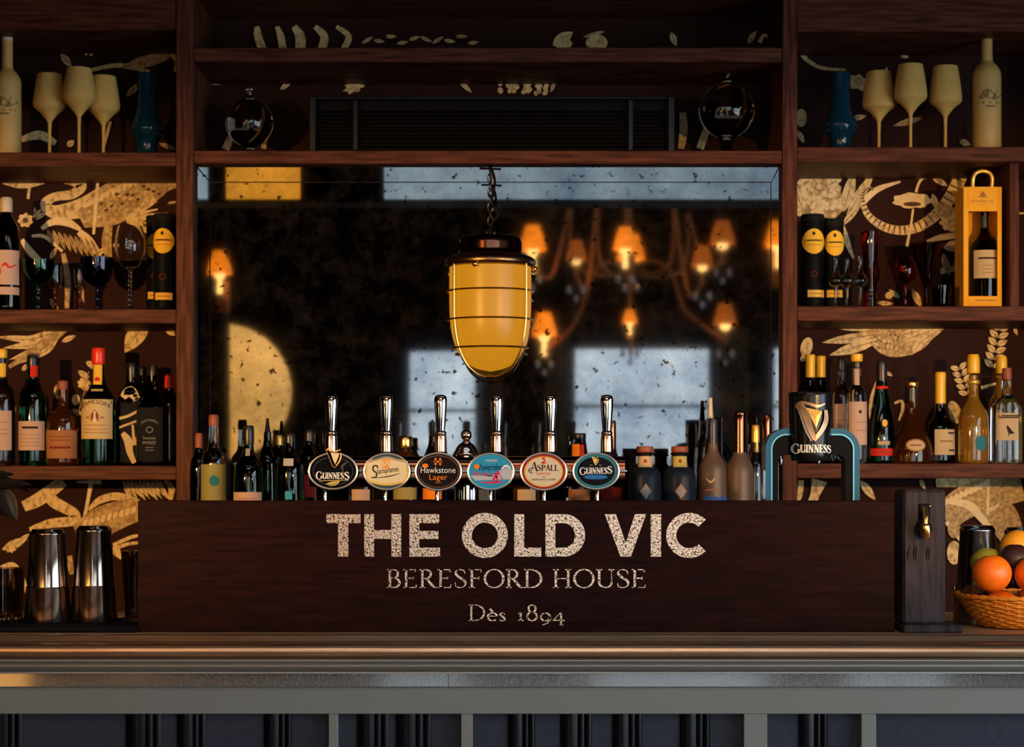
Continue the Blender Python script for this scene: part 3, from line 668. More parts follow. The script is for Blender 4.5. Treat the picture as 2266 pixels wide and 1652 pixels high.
# right unit, second row
PW.poly([(1772, 380), (1850, 380), (1862, 430), (1870, 460), (1846, 486), (1820, 480), (1798, 476), (1762, 474), (1762, 420)], S_, pf())
for i in range(70):
    el(1768 + random.random() * 92, 384 + random.random() * 92, 5.5, 6.5, random.randint(0, 90), L_ if i % 2 else C_)
leaf(1866, 470, 1890, 378, 26, C_); leaf(1872, 478, 1936, 378, 22, C_); leaf(1756, 400, 1776, 470, 16); leaf(1880, 470, 1905, 425, 12); leaf(1862, 500, 1906, 450, 14); rb([(1862, 496), (1872, 530), (1888, 572)], [10, 14, 5])
rb([(1905, 452), (1940, 420), (1992, 402)], [14, 13, 4], L_)
snake([(1934, 422), (1924, 416), (1910, 424), (1908, 446), (1922, 478), (1956, 502), (1996, 510), (2036, 500), (2076, 470), (2106, 430), (2130, 380)], [3, 6, 9, 12, 15, 18, 20, 22, 25, 28, 30], 16)
el(2018, 444, 43, 17, 0, L_, .10); el(2018, 452, 20, 5, 0, K_); rb([(2026, 426), (2036, 400), (2060, 382)], [6, 6, 8], L_); rb([(2020, 462), (2014, 505), (2006, 546)], [5, 5, 7], L_)
leaf(1970, 386, 2006, 390, 9); leaf(2010, 388, 2048, 396, 8); leaf(2060, 390, 2096, 412, 14); leaf(2062, 428, 2074, 466, 14); rb([(2068, 465), (2098, 470), (2130, 500)], [20, 30, 34], S_); rb([(2110, 470), (2120, 492), (2140, 512)], [12, 14, 10])
el(2100, 496, 22, 15, 25, C_, .15); rb([(2050, 534), (2090, 524), (2140, 520)], [6, 14, 10]); leaf(2086, 548, 2136, 540, 24, C_); rb([(2080, 600), (2110, 596), (2130, 606)], [14, 12, 6]); leaf(2085, 560, 2100, 610, 16, S_)
for i in range(8): leaf(2104 + i * 3, 590 - i * 6, 2130, 560 - i * 6 + 20, 6, S_)
leaf(1990, 660, 1966, 640, 10); leaf(2018, 640, 2038, 680, 16); leaf(1940, 670, 1976, 672, 10); el(1966, 654, 8, 8); leaf(2110, 380, 2160, 382, 14); rb([(2230, 372), (2262, 366)], [10, 6]); el(2238, 472, 5, 6); rb([(2240, 473), (2266, 472)], 4, C_, 3); rb([(2238, 420), (2236, 440)], [10, 6], S_)
# right unit, third row
rb([(1890, 718), (1930, 740), (1970, 758), (2020, 750), (2060, 728), (2100, 716)], [10, 36, 62, 60, 36, 6], S_)
for a, b, c, d, w in [(1940, 740, 1818, 758, 20), (1945, 752, 1834, 786, 24), (1930, 728, 1834, 722, 14), (1990, 742, 2070, 724, 20), (1992, 756, 2090, 720, 18), (2050, 740, 2014, 786, 18), (2090, 722, 2030, 760, 16)]: leaf(a, b, c, d, w, C_)
for i in range(26): el(1930 + random.random() * 60, 736 + random.random() * 36, 2.2, 2.2, 0, L_ if i % 2 else K_)
el(1784, 768, 13, 22, 15, C_); leaf(1772, 800, 1782, 785, 12); sprig(2196, 812, 6, 80, 1.5); sprig(2140, 872, 5, 108, 1.3); el(2112, 912, 14, 26, -20, C_)
leaf(1924, 930, 1938, 842, 16); leaf(1958, 822, 1974, 832, 8); rb([(1978, 892), (1994, 888), (1996, 906), (1988, 930)], [5, 7, 7, 4]); leaf(2242, 724, 2250, 742, 8); rb([(2170, 858), (2204, 848)], [8, 4]); leaf(2136, 846, 2144, 830, 9)
# right unit, counter row
rb([(1772, 1062), (1770, 1090), (1764, 1110)], [12, 12, 8], C_); rb([(1812, 1062), (1804, 1090), (1796, 1112)], [36, 22, 20], C_); leaf(1902, 1062, 1936, 1106, 18); leaf(2034, 1060, 2046, 1082, 10)
rb([(2070, 1068), (2130, 1062), (2200, 1060)], [18, 30, 30], C_); rb([(2090, 1150), (2120, 1120), (2170, 1096), (2260, 1074)], [60, 70, 74, 66], S_); rb([(2180, 1100), (2220, 1150), (2246, 1210)], [60, 70, 40], S_)
scales(2092, 1110, 2180, 1070, 9, 5); rb([(2186, 1060), (2184, 1138)], 6, L_, 3); rb([(2092, 1108), (2140, 1116), (2166, 1140), (2190, 1170)], [10, 18, 18, 12], L_); rb([(2188, 1128), (2210, 1116)], [10, 4], L_); rb([(2092, 1154), (2110, 1174), (2124, 1196)], [8, 10, 6], L_)
el(2110, 1222, 16, 26, 0, C_); el(2110, 1170, 14, 20, 0, S_)
# unlit motifs of the upper rows
for x, w in [(572, 18), (622, 16), (665, 22), (718, 18), (772, 14)]: rb([(x - 14 + (x - 665) * -.12, 60), (x, 82), (x + (665 - x) * .10, 110)], [w * .6, w, w])
for i in range(10): leaf(800 + i * 26, 98 - (i % 3) * 8, 826 + i * 26, 82 + (i % 2) * 12, 8)
leaf(1222, 102, 1268, 72, 26); el(1246, 98, 20, 12); el(1320, 96, 24, 18); leaf(1340, 70, 1290, 84, 8); leaf(1484, 72, 1496, 104, 14); leaf(1654, 98, 1672, 70, 12); rb([(1680, 96), (1690, 80), (1710, 88)], [8, 8, 6])
for i in range(44): el(1098 + random.random() * 112, 178 + random.random() * 30, 5, 6, random.randint(0, 90))
leaf(1218, 206, 1230, 176, 8); el(784, 194, 22, 12, -20, C_, .25); leaf(1016, 180, 1044, 206, 10); leaf(1440, 172, 1450, 186, 10); rb([(1510, 250), (1512, 290), (1506, 330)], [14, 18, 14], S_)
rb([(1590, 215), (1566, 280), (1548, 330)], [8, 16, 16]); rb([(556, 200), (530, 260), (500, 332)], [5, 10, 18]); rb([(1650, 280), (1612, 310), (1600, 330)], [6, 12, 10]); rb([(590, 300), (584, 330)], [8, 12], S_); leaf(620, 200, 646, 182, 10); leaf(464, 186, 500, 184, 8)
rb([(205, 156), (260, 146), (300, 152), (332, 160)], [8, 10, 10, 6]); leaf(270, 150, 390, 122, 26, S_); rb([(384, 124), (392, 140), (388, 160)], [8, 10, 8]); leaf(186, 92, 206, 120, 14); leaf(212, 120, 236, 92, 14); el(200, 108, 14, 16, 0, C_, .3); leaf(136, 120, 160, 150, 16, S_)
leaf(280, 215, 312, 185, 14); rb([(50, 310), (90, 300), (125, 318)], [12, 20, 12]); leaf(150, 325, 166, 312, 14); rb([(230, 330), (238, 300), (246, 270)], [6, 7, 7]); leaf(352, 318, 392, 332, 10)
for i in range(5): leaf(1800, 120, 1776 + i * 20, 80 + abs(i - 2) * 8, 10, S_)
rb([(1760, 70), (1772, 120), (1812, 150), (1870, 156)], [8, 10, 8, 5], S_); el(1898, 184, 26, 16, 15, S_, .2); leaf(1935, 118, 1964, 104, 14); el(1980, 84, 9, 12, 20); leaf(2006, 70, 2034, 118, 14); leaf(2062, 70, 2086, 104, 8); rb([(2134, 66), (2158, 90), (2150, 122)], [12, 12, 6]); leaf(1990, 126, 2010, 128, 8); leaf(1955, 170, 1962, 150, 8)
el(1772, 262, 12, 20, 0, S_); leaf(1764, 290, 1778, 318, 12); leaf(2040, 262, 1974, 280, 14, S_); leaf(1880, 265, 1916, 258, 12, S_); leaf(2120, 312, 2146, 322, 14, S_)
rb([(2150, 1290), (2110, 1300)], [10, 6], S_)
for ox in (2290, -150):
    sprig(ox + 40, 640, 7, 70, 2.0); leaf(ox, 440, ox + 70, 400, 30); rb([(ox, 520), (ox + 50, 490), (ox + 90, 540)], [8, 20, 8]); leaf(ox + 10, 760, ox + 80, 800, 34); sprig(ox + 30, 980, 6, 100, 1.8); leaf(ox + 20, 1100, ox + 90, 1160, 34); rb([(ox, 1250), (ox + 40, 1200), (ox + 90, 1230)], [10, 24, 8])
PW.build('wallpaper_print', wb, smooth=False)['kind'] = 'structure'
# ---------------------------------------------------------------- bar counter
CT = 1.0895
def arc(cy, cz, r, a0, a1, n=10): return [(cy + r * math.cos(math.radians(a0 + (a1 - a0) * i / n)), cz + r * math.sin(math.radians(a0 + (a1 - a0) * i / n))) for i in range(n + 1)]
BX0, BX1 = -1.9, 1.9
t = thing('bar_counter', 'long grey painted bar counter with bronze moulded edge and dark panels below', 'bar counter', (0, 4.2, 0))
def relc(mb, name, smooth=True): return mb.build(name, t, smooth=smooth, off=(0, 4.2, 0))
relc(MB().box(BX0, BX1, 3.90, 4.56, CT - .04, CT, 'worktop_bronze', .002), 'worktop', False)
prof = [(3.905, CT - .03), (3.905, CT + .0002), (3.886, CT + .0002)] + arc(3.874, CT - .001, .0075, 35, 150) + [(3.862, CT - .0055), (3.848, CT - .0085)] + arc(3.832, CT - .0215, .0135, 78, 270, 14)
relc(MB().extrude(prof, BX0, BX1, 'rail_bronze'), 'roll_moulding')
z0 = CT - .0352
prof = [(3.905, z0), (3.818, z0), (3.811, z0 - .0022), (3.811, z0 - .0042)] + [(3.811 + .020 * math.sin(PI * i / 12) ** .8, z0 - .0045 - .0195 * i / 12) for i in range(1, 12)] + [(3.8085, z0 - .0245), (3.8085, z0 - .0275), (3.826, z0 - .0285), (3.905, z0 - .0285)]
relc(MB().extrude(prof, BX0, BX1, 'rail_pewter'), 'cove_moulding')
z1 = z0 - .0285
for xa, xb in ((BX0, X(992, 3.83)), (X(993, 3.83), BX1)):
    relc(MB().extrude([(3.90, z1), (3.834, z1), (3.8312, z1 - .026), (3.836, z1 - .0275), (3.90, z1 - .0275)], xa, xb, 'paint_gloss'), 'edge_trim', False)
FYB = 3.842; zf0, zf1 = Z(1579, FYB), z1 - .0275
relc(MB().box(BX0, BX1, FYB, 3.90, zf0, zf1, 'paint_frieze', .0012), 'frieze', False)
PYB = 3.868
relc(MB().box(BX0, BX1, PYB, 3.90, .10, zf0, 'paint_panel'), 'panel_board', False)
for a, b in ((727, 747), (1020, 1046), (1646, 1698), (1906, 1939)):
    relc(MB().box(X(a, FYB), X(b, FYB), FYB, PYB + .002, .10, zf0, 'paint_frieze', .0012), 'stile', False)
relc(MB().box(BX0, BX1, FYB, PYB + .002, 0, .16, 'paint_frieze', .002), 'plinth', False)
relc(MB().box(BX0, BX1, 3.90, 4.5, 0, CT - .04, 'room_wood'), 'carcass', False)
for a, b in ((-20, 50), (279, 357), (392, 456), (584, 646), (790, 860), (876, 955), (1124, 1184), (1240, 1310), (1355, 1421), (1504, 1571), (1767, 1831)):
    xa, xb = X(a, PYB), X(b, PYB); w = xb - xa; n = 20; pr = []
    for i in range(41):
        u = i / 40; d = .003 + (.006 * abs(math.sin(PI * min(u / .55, 1)))) if u < .55 else .003 + .004 * abs(math.sin(PI * (u - .55) / .45 * 2))
        pr.append((xa + w * u, PYB - d))
    vs = [(x, y, .16) for x, y in pr] + [(x, y, zf0) for x, y in pr] + [(xa, PYB + .001, .16), (xb, PYB + .001, .16), (xa, PYB + .001, zf0), (xb, PYB + .001, zf0)]
    m = len(pr); fs = [(i, i + 1, m + i + 1, m + i) for i in range(m - 1)] + [(2 * m, 0, m, 2 * m + 2), (m - 1, 2 * m + 1, 2 * m + 3, 2 * m - 1)]
    relc(MB().add(vs, fs, 'paint_black'), 'fluted_moulding')

# ---------------------------------------------------------------- sign board
SY = 4.0
x0, x1, zt = X(305, SY), X(1980, SY), Z(1107, SY)
t = thing('sign_board', 'dark wooden board on the bar with gold lettering and the date 1894', 'sign', (0, SY, CT))
MB().box(x0, x1, 0, .024, 0, zt - CT, 'wood_sign', .0015).build('board', t, smooth=False)
sf = lambda u, v: (X(u, SY), -.0005, Z(v, SY) - CT)
mb = MB(); G = 'gold_leaf'; T0, T1 = 1137, 1231
def rect(a, b, c, d): mb.add([sf(a, d), sf(b, d), sf(b, c), sf(a, c)], [(0, 1, 2, 3)], G)
rect(722, 798, T0, T0 + 20); rect(748, 771, T0 + 20, T1)
rect(806, 828, T0, T1); rect(866, 888, T0, T1); rect(828, 866, 1172, 1192)
rect(906, 928, T0, T1); rect(928, 972, T0, T0 + 20); rect(928, 970, 1174, 1192); rect(928, 974, T1 - 20, T1)
def band(cx, cy, ro, ri, a0, a1, n, ky=1.):
    vs = []
    for i in range(n + 1):
        a = math.radians(a0 + (a1 - a0) * i / n)
        vs += [sf(cx + ro * math.cos(a), cy - ro * ky * math.sin(a)), sf(cx + ri * math.cos(a), cy - ri * ky * math.sin(a))]
    mb.add(vs, [(2 * i, 2 * i + 1, 2 * i + 3, 2 * i + 2) for i in range(n)], G)
band(1073, 1184, 51, 28.5, 0, 360, 48, .98)
rect(1138, 1160, T0, T1); rect(1160, 1198, T1 - 20, T1)
rect(1207, 1229, T0, T1); rect(1229, 1247, T0, T0 + 20); rect(1229, 1247, T1 - 20, T1)
vs = []
for i in range(25):
    a = math.radians(-90 + 180 * i / 24); vs += [sf(1247 + 48 * math.cos(a), 1184 - 47 * math.sin(a)), sf(1247 + 25 * math.cos(a), 1184 - 27 * math.sin(a))]
mb.add(vs, [(2 * i, 2 * i + 1, 2 * i + 3, 2 * i + 2) for i in range(24)], G)
mb.add([sf(*p) for p in ((1338, T0), (1363, T0), (1384.5, 1200), (1405, T0), (1430, T0), (1396, T1), (1373, T1))], [(6, 2, 1, 0), (5, 4, 3, 2), (6, 5, 2)], G)
rect(1440, 1463, T0, T1); band(1525, 1184, 51, 28.5, 44, 316, 40, .98)
mb.build('lettering', t, smooth=False)['label'] = 'bold gold leaf letters THE OLD VIC'
mb = MB(); serif(mb, 'BERESFORD', 855, 1202, 1300, 1259, 'gold_leaf', sf, -.055 * -1, .135); mb.build('lettering', t, smooth=False)['label'] = 'slim gold serif word BERESFORD'; mb = MB(); serif(mb, 'HOUSE', 1222, 1432, 1300, 1259, 'gold_leaf', sf, .055, .135)
mb.build('lettering', t, smooth=False)['label'] = 'slim gold serif word HOUSE'
mb = MB(); serif(mb, 'Dès', 1036, 1121, 1373, 1337, 'gold_leaf', sf, .06, .13); mb.build('lettering', t, smooth=False)['label'] = 'small gold serif word Dès'; mb = MB(); serif(mb, '1894', 1145, 1252, 1373, 1337, 'gold_leaf', sf, .06, .13)
mb.build('lettering', t, smooth=False)['label'] = 'small gold serif date 1894'

# ---------------------------------------------------------------- beer font with six taps
RY, BYF, HY = 4.155, 4.085, 4.145
t = thing('beer_font', 'polished copper bar tap rail with six chrome handles and oval badges', 'beer taps', (X(1034, RY), RY, CT))
off = tuple(t.location)
def relf(mb, name, par=None, lab=None, smooth=True):
    o = mb.build(name, par or t, smooth=smooth, off=off)
    if lab: o['label'] = lab
    return o
x0, x1 = X(688, RY), X(1381, RY); zt, zb = Z(1009, RY), Z(1077, RY); h = (zt - zb) / 2; zc_ = (zt + zb) / 2
prof = []
for i in range(24):
    a = 2 * PI * i / 24; ca, sa = math.cos(a), math.sin(a); k = 1 / (abs(ca) ** 4 + abs(sa) ** 4) ** .25
    prof.append((RY + .034 * k * ca, zc_ + h * k * sa))
relf(MB().extrude(prof, x0, x1, 'copper_dark'), 'tap_rail')
relf(MB().tube([(x0 - .004, BYF + .035, Z(1042, BYF)), (x1 + .004, BYF + .035, Z(1042, BYF))], .0032, 'chrome', 10), 'cross_rod')
relf(MB().lathe(rnd([(.045, CT), (.045, CT + .006), (.028, CT + .012), (.026, zb + .005)], 1), 'chrome', (off[0], RY, 0), 28), 'column')
fz = lambda py: Z(py, RY)
relf(MB().lathe(rnd([(.030, fz(1012)), (.029, fz(1006)), (.024, fz(998)), (.018, fz(985)), (.007, fz(977)), (.0065, fz(975))], 1) + [(.0115 * math.sin(PI * i / 12), fz(962) - .0115 * math.cos(PI * i / 12)) for i in range(2, 13)], 'chrome_warm', (off[0] - .002, RY, 0), 24), 'finial')
BAD = [(737, 1042, 55, 41), (856, 1043, 52, 41), (970, 1043, 52, 42), (1086, 1043, 52, 41), (1203, 1043, 52, 42), (1319, 1042, 52, 41)]
HAND = [733, 855, 975, 1099, 1218, 1343]
FACE = ['badge_black', 'badge_slate', 'badge_brown', 'badge_blue', 'badge_red', 'badge_black']
BLAB = ['black oval badge with raised gold harp', 'cream and gold oval badge with script', 'black oval badge with orange lettering', 'blue oval badge with pink paddling figure', 'parchment oval badge with dark red border', 'black oval badge with teal ring and small harp']
for i, ((cx, cy, rx, ry), hx) in enumerate(zip(BAD, HAND)):
    hz = lambda py: Z(py, HY); hc = (X(hx, HY), HY, 0); u = HY / FOC
    hd = relf(MB().lathe(rnd([(0, hz(873)), (9 * u, hz(873.5)), (14 * u, hz(879)), (14.2 * u, hz(894)), (12 * u, hz(925)), (9.5 * u, hz(953))], 1), 'chrome', hc, 22, 1, .8), 'tap_handle')
    relf(MB().lathe(rnd([(9.5 * u, hz(953)), (13 * u, hz(956)), (13 * u, hz(960)), (11 * u, hz(962.5)), (13.6 * u, hz(965)), (13.8 * u, hz(1000))], 1), 'chrome_warm', hc, 22), 'collar', hd)
    relf(MB().lathe([(14.6 * u, hz(999)), (15 * u, hz(1014))], 'black_satin', hc, 20), 'sleeve', hd)
    sx = X(cx - (12 if i == 0 else 0), RY)
    relf(MB().tube(spl([(sx, RY - .02, Z(1070, RY)), (sx, RY - .05, Z(1078, RY)), (sx, RY - .058, Z(1092, RY)), (sx, RY - .058, Z(1150, RY))], 5), .0045, 'chrome', 12), 'spout')
    bx, bz = X(cx, BYF), Z(cy, BYF); k = BYF / FOC
    # lens body: an oval turned about the y axis
    mb = MB(); vs = []; n = 48; rings = [(.93, 0), (1.0, .004), (1.0, .018), (.9, .022)]
    for s_, d in rings:
        for j in range(n): a = 2 * PI * j / n; vs.append((bx + rx * k * s_ * math.cos(a), BYF + d, bz + ry * k * s_ * math.sin(a)))
    fs = [(r_ * n + j, r_ * n + (j + 1) % n, (r_ + 1) * n + (j + 1) % n, (r_ + 1) * n + j) for r_ in range(3) for j in range(n)]
    fs += [tuple(range(n - 1, -1, -1)), tuple(3 * n + j for j in range(n))]
    b = relf(mb.add(vs, fs, FACE[i]), 'badge', None, BLAB[i])
    relf(MB().tube([(bx + (rx - 1.5) * k * math.cos(2 * PI * j / 56), BYF + .001, bz + (ry - 1.5) * k * math.sin(2 * PI * j / 56)) for j in range(56)], .0023, 'chrome_rim', 8, True), 'badge_rim', b)
    relf(MB().tube([(bx, BYF + .02, bz), (bx, RY - .02, bz)], .008, 'chrome', 10), 'badge_stem', b)
    lay = [0]
    def bf():
        lay[0] += 1; y = BYF - .0004 - .00012 * lay[0]
        return lambda u_, v_: (X(u_, BYF), y, Z(v_, BYF))
    g = MB()
    if i == 0:
        g.ring(cx, cy, 44, 31, 1.2, 'paper_slate', bf()); g.ribbon([(770, 1020), (757, 1032), (760, 1044)], [2, 5, 2], 'paper_slate', bf(), 4)
        lay[0] += 30; harp(g, bf(), 741, 1014, 42, 'harp_gold', 'badge_cream', 'harp_bronze')
        serif(g, 'G', 700, 714, 1060, 1043, 'paper_white', bf(), .08, .2); serif(g, 'UINNES', 714, 761, 1059, 1045, 'paper_white', bf(), .09, .22); serif(g, 'S', 762, 774, 1060, 1044, 'paper_white', bf(), .1, .22)
        g.ribbon([(706, 1063.5), (772, 1061.5)], 1.6, 'paper_khaki', bf()); g.ribbon([(722, 1071), (735, 1068), (752, 1065)], [2, 6, 3], 'paper_khaki', bf(), 4); g.ribbon([(728, 1074), (742, 1072), (750, 1068)], [1, 3, 1], 'paper_khaki', bf(), 4)
    elif i == 1:
        f = bf(); pts = [(810, 1028)] + [(cx - 46 + 92 * j / 10, 1020 - 7 * math.sin(PI * j / 10)) for j in range(11)] + [(902, 1030), (904, 1046), (900, 1062)] + [(cx + 42 - 84 * j / 10, 1066 + 8 * math.sin(PI * j / 10)) for j in range(11)] + [(808, 1058)]
        g.poly(pts, 'badge_gold', f); f = bf(); g.poly([(cx + (a - cx) * .93, 1044 + (b_ - 1044) * .84) for a, b_ in pts], 'badge_cream', f)
        g.ribbon([(818, 1022), (856, 1011), (892, 1022)], [2, 4, 2], 'paper_grey', bf(), 5)
        sans(g, 'S', 849, 859, 1032, 1020, 'paper_orange', bf()); g.ring(854, 1026, 9, 9, 1.2, 'paper_orange', bf()); g.ribbon([(846, 1036), (854, 1033), (862, 1036)], 2, 'paper_orange', bf(), 3)
        f = bf(); g.ribbon([(836, 1036), (834, 1030), (827, 1031), (826, 1040), (833, 1046), (832, 1055), (822, 1056)], [2, 3, 3, 3, 3, 3, 2], 'paper_ink', f, 5)
        sans(g, 'taropramen', 837, 884, 1052, 1039, 'paper_ink', bf(), .25, -.13); g.ribbon([(832, 1057), (860, 1053.5), (884, 1047)], [1, 2.2, 1], 'paper_ink', bf(), 4)
    elif i == 2:
        g.ring(cx, cy, 45, 35, .9, 'paper_brownlab', bf()); f = bf()
        for a, b_, c, d in ((962, 966, 1013, 1029), (972, 976, 1013, 1029), (960, 978, 1019, 1023)): g.ribbon([(a, (c + d) / 2), (b_, (c + d) / 2)], d - c, 'paper_orange', f)
        g.ell(941, 1030, 7, 5, 'paper_orange', bf()); sans(g, 'Hawkstone', 931, 1008, 1046, 1033, 'paper_white', bf()); sans(g, 'Lager', 950, 990, 1065, 1049, 'paper_orange', bf()); g.ribbon([(963, 1067.5), (976, 1067.5)], 1.5, 'paper_brownlab', bf())
    elif i == 3:
        g.poly([(1040, 1052), (1060, 1050), (1085, 1054), (1105, 1040), (1122, 1034), (1136, 1040), (1137, 1050), (1130, 1064), (1110, 1060), (1080, 1066), (1056, 1066)], 'paper_silver', bf())
        g.ribbon([(1044, 1066), (1070, 1068), (1130, 1064)], [6, 12, 8], 'badge_blue', bf(), 5); g.ribbon([(1108, 1038), (1120, 1030), (1130, 1036)], [2, 5, 2], 'paper_white', bf(), 4)
        sans(g, 'CORNISH', 1074, 1100, 1021, 1016, 'paper_white', bf()); sans(g, 'Waverider', 1051, 1112, 1040, 1026, 'paper_darkblue', bf()); g.ell(1055, 1032, 6, 6, 'paper_orange', bf())
        sans(g, 'Pale Ale', 1048, 1084, 1052, 1043, 'paper_pinkred', bf()); f = bf()
        g.ribbon([(1062, 1066), (1090, 1067), (1114, 1066)], [1, 4, 2], 'paper_pinkred', f, 4); g.ribbon([(1096, 1047), (1098, 1053), (1092, 1060), (1094, 1066)], [5, 6, 4, 3], 'paper_pinkred', f, 4); g.ribbon([(1098, 1053), (1101, 1060), (1099, 1066)], [5, 3, 3], 'paper_pinkred', f, 4); g.ell(1103, 1045, 3, 3.4, 'paper_pinkred', f); g.ribbon([(1088, 1047), (1104, 1048), (1112, 1060)], 1.6, 'paper_pinkred', f)
    elif i == 4:
        g.ell(cx, cy, 43, 34, 'badge_gold', bf(), n=40); g.ell(cx, cy, 40, 31, 'badge_parchment', bf(), n=40)
        f = bf(); g.ribbon([(1200, 1024), (1206, 1018), (1200, 1013), (1207, 1011)], [3, 3, 3, 2], 'paper_red', f, 4); g.ribbon([(1197, 1024), (1209, 1024)], 2.5, 'paper_red', f)
        serif(g, 'A', 1174, 1190, 1042, 1022, 'paper_ink', bf(), .06, .17); serif(g, 'SPALL', 1189, 1236, 1041, 1028, 'paper_ink', bf(), .08, .2); g.ribbon([(1180, 1034), (1171, 1038), (1173, 1045), (1180, 1046)], [1, 2, 2, 1], 'paper_ink', bf(), 4)
        sans(g, 'SUFFOLK', 1187, 1219, 1050, 1045, 'paper_red', bf()); g.ribbon([(1199, 1054.5), (1208, 1054.5)], 1, 'paper_ink', bf()); sans(g, 'DRAUGHT CYDER', 1177, 1230, 1062.5, 1058.5, 'paper_ink', bf())
    else:
        g.ring(cx, cy, 43, 33.5, 3.4, 'badge_teal', bf()); g.ring(cx, cy, 46.5, 36.5, 1.2, 'paper_skyblue', bf()); harp(g, bf(), 1318, 1020, 19, 'harp_gold', 'harp_gold')
        for s_ in (-1, 1): g.ribbon([(1318 + s_ * 7, 1029), (1318 + s_ * 13, 1028.5)], 1.4, 'paper_grey', bf())
        serif(g, 'G', 1283, 1297, 1050, 1034, 'paper_white', bf(), .08, .2); serif(g, 'UINNES', 1297, 1344, 1048, 1034, 'paper_white', bf(), .09, .22, .03); serif(g, 'S', 1344, 1355, 1047, 1031, 'paper_white', bf(), .1, .22)
        g.ell(1318, 1055, 27, 5.5, 'paper_blue', bf(), n=30); sans(g, 'EXTRA COLD', 1297, 1341, 1058, 1051.5, 'paper_skyblue', bf())
    o = relf(g, 'badge_artwork', b, None, False)

# ---------------------------------------------------------------- black stout tower with blue arch
TY = 4.14
t = thing('beer_tower', 'black beer tower with gold harp hanging in a glossy blue lit arch', 'beer tap', (X(1793, TY), TY, CT))
off = tuple(t.location)
def archpath(x0, x1, yt, r, yb=1420):
    pts = [(x0, yb), (x0, 1250), (x0, 1100), (x0, yt + r)]
    pts += [(x0 + r - r * math.cos(a), yt + r - r * math.sin(a)) for a in [PI / 2 * i / 8 for i in range(1, 9)]]
    pts += [(x1 - r + r * math.sin(a), yt + r - r * math.cos(a)) for a in [PI / 2 * i / 8 for i in range(9)]]
    pts += [(x1, 1100), (x1, 1250), (x1, yb)]; return pts
def archband(A, B, y0, y1, mat):
    """solid between two arch outlines in the picture plane, from depth y0 to y1"""
    mb = MB(); vs = []; n = len(A)
    P = lambda p, y: (X(p[0], TY), y, max(Z(p[1], TY), CT))
    for a, b in zip(A, B): vs += [P(a, y0), P(b, y0), P(b, y1), P(a, y1)]
    fs = [(4 * i + k, 4 * i + (k + 1) % 4, 4 * i + 4 + (k + 1) % 4, 4 * i + 4 + k) for i in range(n - 1) for k in range(4)]
    return mb.add(vs, fs + [(3, 2, 1, 0), tuple(4 * (n - 1) + k for k in range(4))], mat)
A0, A1, A2, A3 = archpath(1690, 1897, 948, 46), archpath(1702, 1885, 960, 34), archpath(1705, 1882, 963, 31), archpath(1718, 1866, 1006, 16)
relf(archband(A0, A1, TY - .03, TY + .03, 'arch_blue'), 'arch_shell', t, 'glossy blue outer arch'); relf(archband(A1, A2, TY - .0312, TY + .028, 'led_cyan'), 'light_line', t, 'thin cyan light line')
relf(archband(A2, A3, TY - .028, TY + .028, 'black_satin'), 'arch_core', t)
relf(MB().box(X(1690, TY) - .003, X(1690, TY) + .0005, TY - .012, TY + .012, CT, Z(1040, TY), 'chrome'), 'side_strip', t, None, False); relf(MB().box(X(1897, TY) - .0005, X(1897, TY) + .003, TY - .012, TY + .012, CT, Z(1040, TY), 'chrome'), 'side_strip', t, None, False)
CYL = TY - .025; ck = CYL / FOC; ccx = X(1793, CYL)
cz = lambda py: Z(py, CYL)
rr = lambda py: (50 - 5.5 * (py - 868) / 147) * ck
dr = relf(MB().lathe([(0, cz(1019)), (rr(1015) * .92, cz(1019)), (rr(1015) * .97, cz(1015)), (rr(1006), cz(1005)), (rr(1000), cz(1000)), (rr(885), cz(885)), (rr(880), cz(879)), (rr(872), cz(872)), (rr(868) * .96, cz(868)), (0, cz(867))], 'black_plastic', (ccx, CYL, 0), 40), 'drum')
def cylf(ex):
    def f(u, v):
        r = rr(v) + ex; a = max(-1, min(1, (u - 1793) * ck / rr(v))); an = math.asin(a); return (ccx + r * math.sin(an), CYL - r * math.cos(an), cz(v))
    return f
g = MB(); serif(g, 'G', 1750, 1766, 1003, 982, 'paper_white', cylf(.0007), .09, .22); serif(g, 'UINNES', 1766, 1824, 1001, 984, 'paper_white', cylf(.0008), .10, .25); serif(g, 'S', 1824, 1836, 1002, 985, 'paper_white', cylf(.0009), .1, .22)
relf(g, 'lettering', dr, 'white serif lettering', False)
g = MB(); lay = [0]
def hf(u, v): return cylf(.004)(u, v)
g.ribbon([(1764, 898), (1772, 912), (1784, 950), (1793, 974)], [14, 18, 18, 12], 'paper_silver', cylf(.002), 5)
g.ribbon([(1818, 908), (1819, 930), (1810, 952), (1793, 974)], [7, 10, 10, 8], 'harp_bronze', cylf(.0042), 5)
g.poly([(1778, 903), (1811, 911), (1806, 925), (1798, 948)], 'harp_gold', cylf(.003))
for k in range(6): g.ribbon([(1782 + k * 5, 905 + k * 1.2), (1786 + k * 4.2, 920 + k * 2.5)], .7, 'paper_brownlab', cylf(.0034))
g.ribbon([(1764, 898), (1774, 912), (1786, 948), (1795, 972)], [9, 12, 12, 8], 'harp_bronze', cylf(.0046), 5)
g.ribbon([(1768, 908), (1762, 900), (1768, 892), (1785, 895), (1800, 900), (1816, 894)], [6, 7, 7, 6, 6, 3], 'harp_bronze', cylf(.005), 5)
relf(g, 'harp_emblem', dr, 'raised gold harp', False)
for x_, lab in ((1731, None), (1815, None)): relf(MB().lathe([(0, cz(1028)), (4 * ck, cz(1028)), (6 * ck, cz(1016)), (6 * ck, cz(1008)), (0, cz(1006))], 'chrome', (X(x_, CYL), TY, 0), 14), 'nozzle', t)

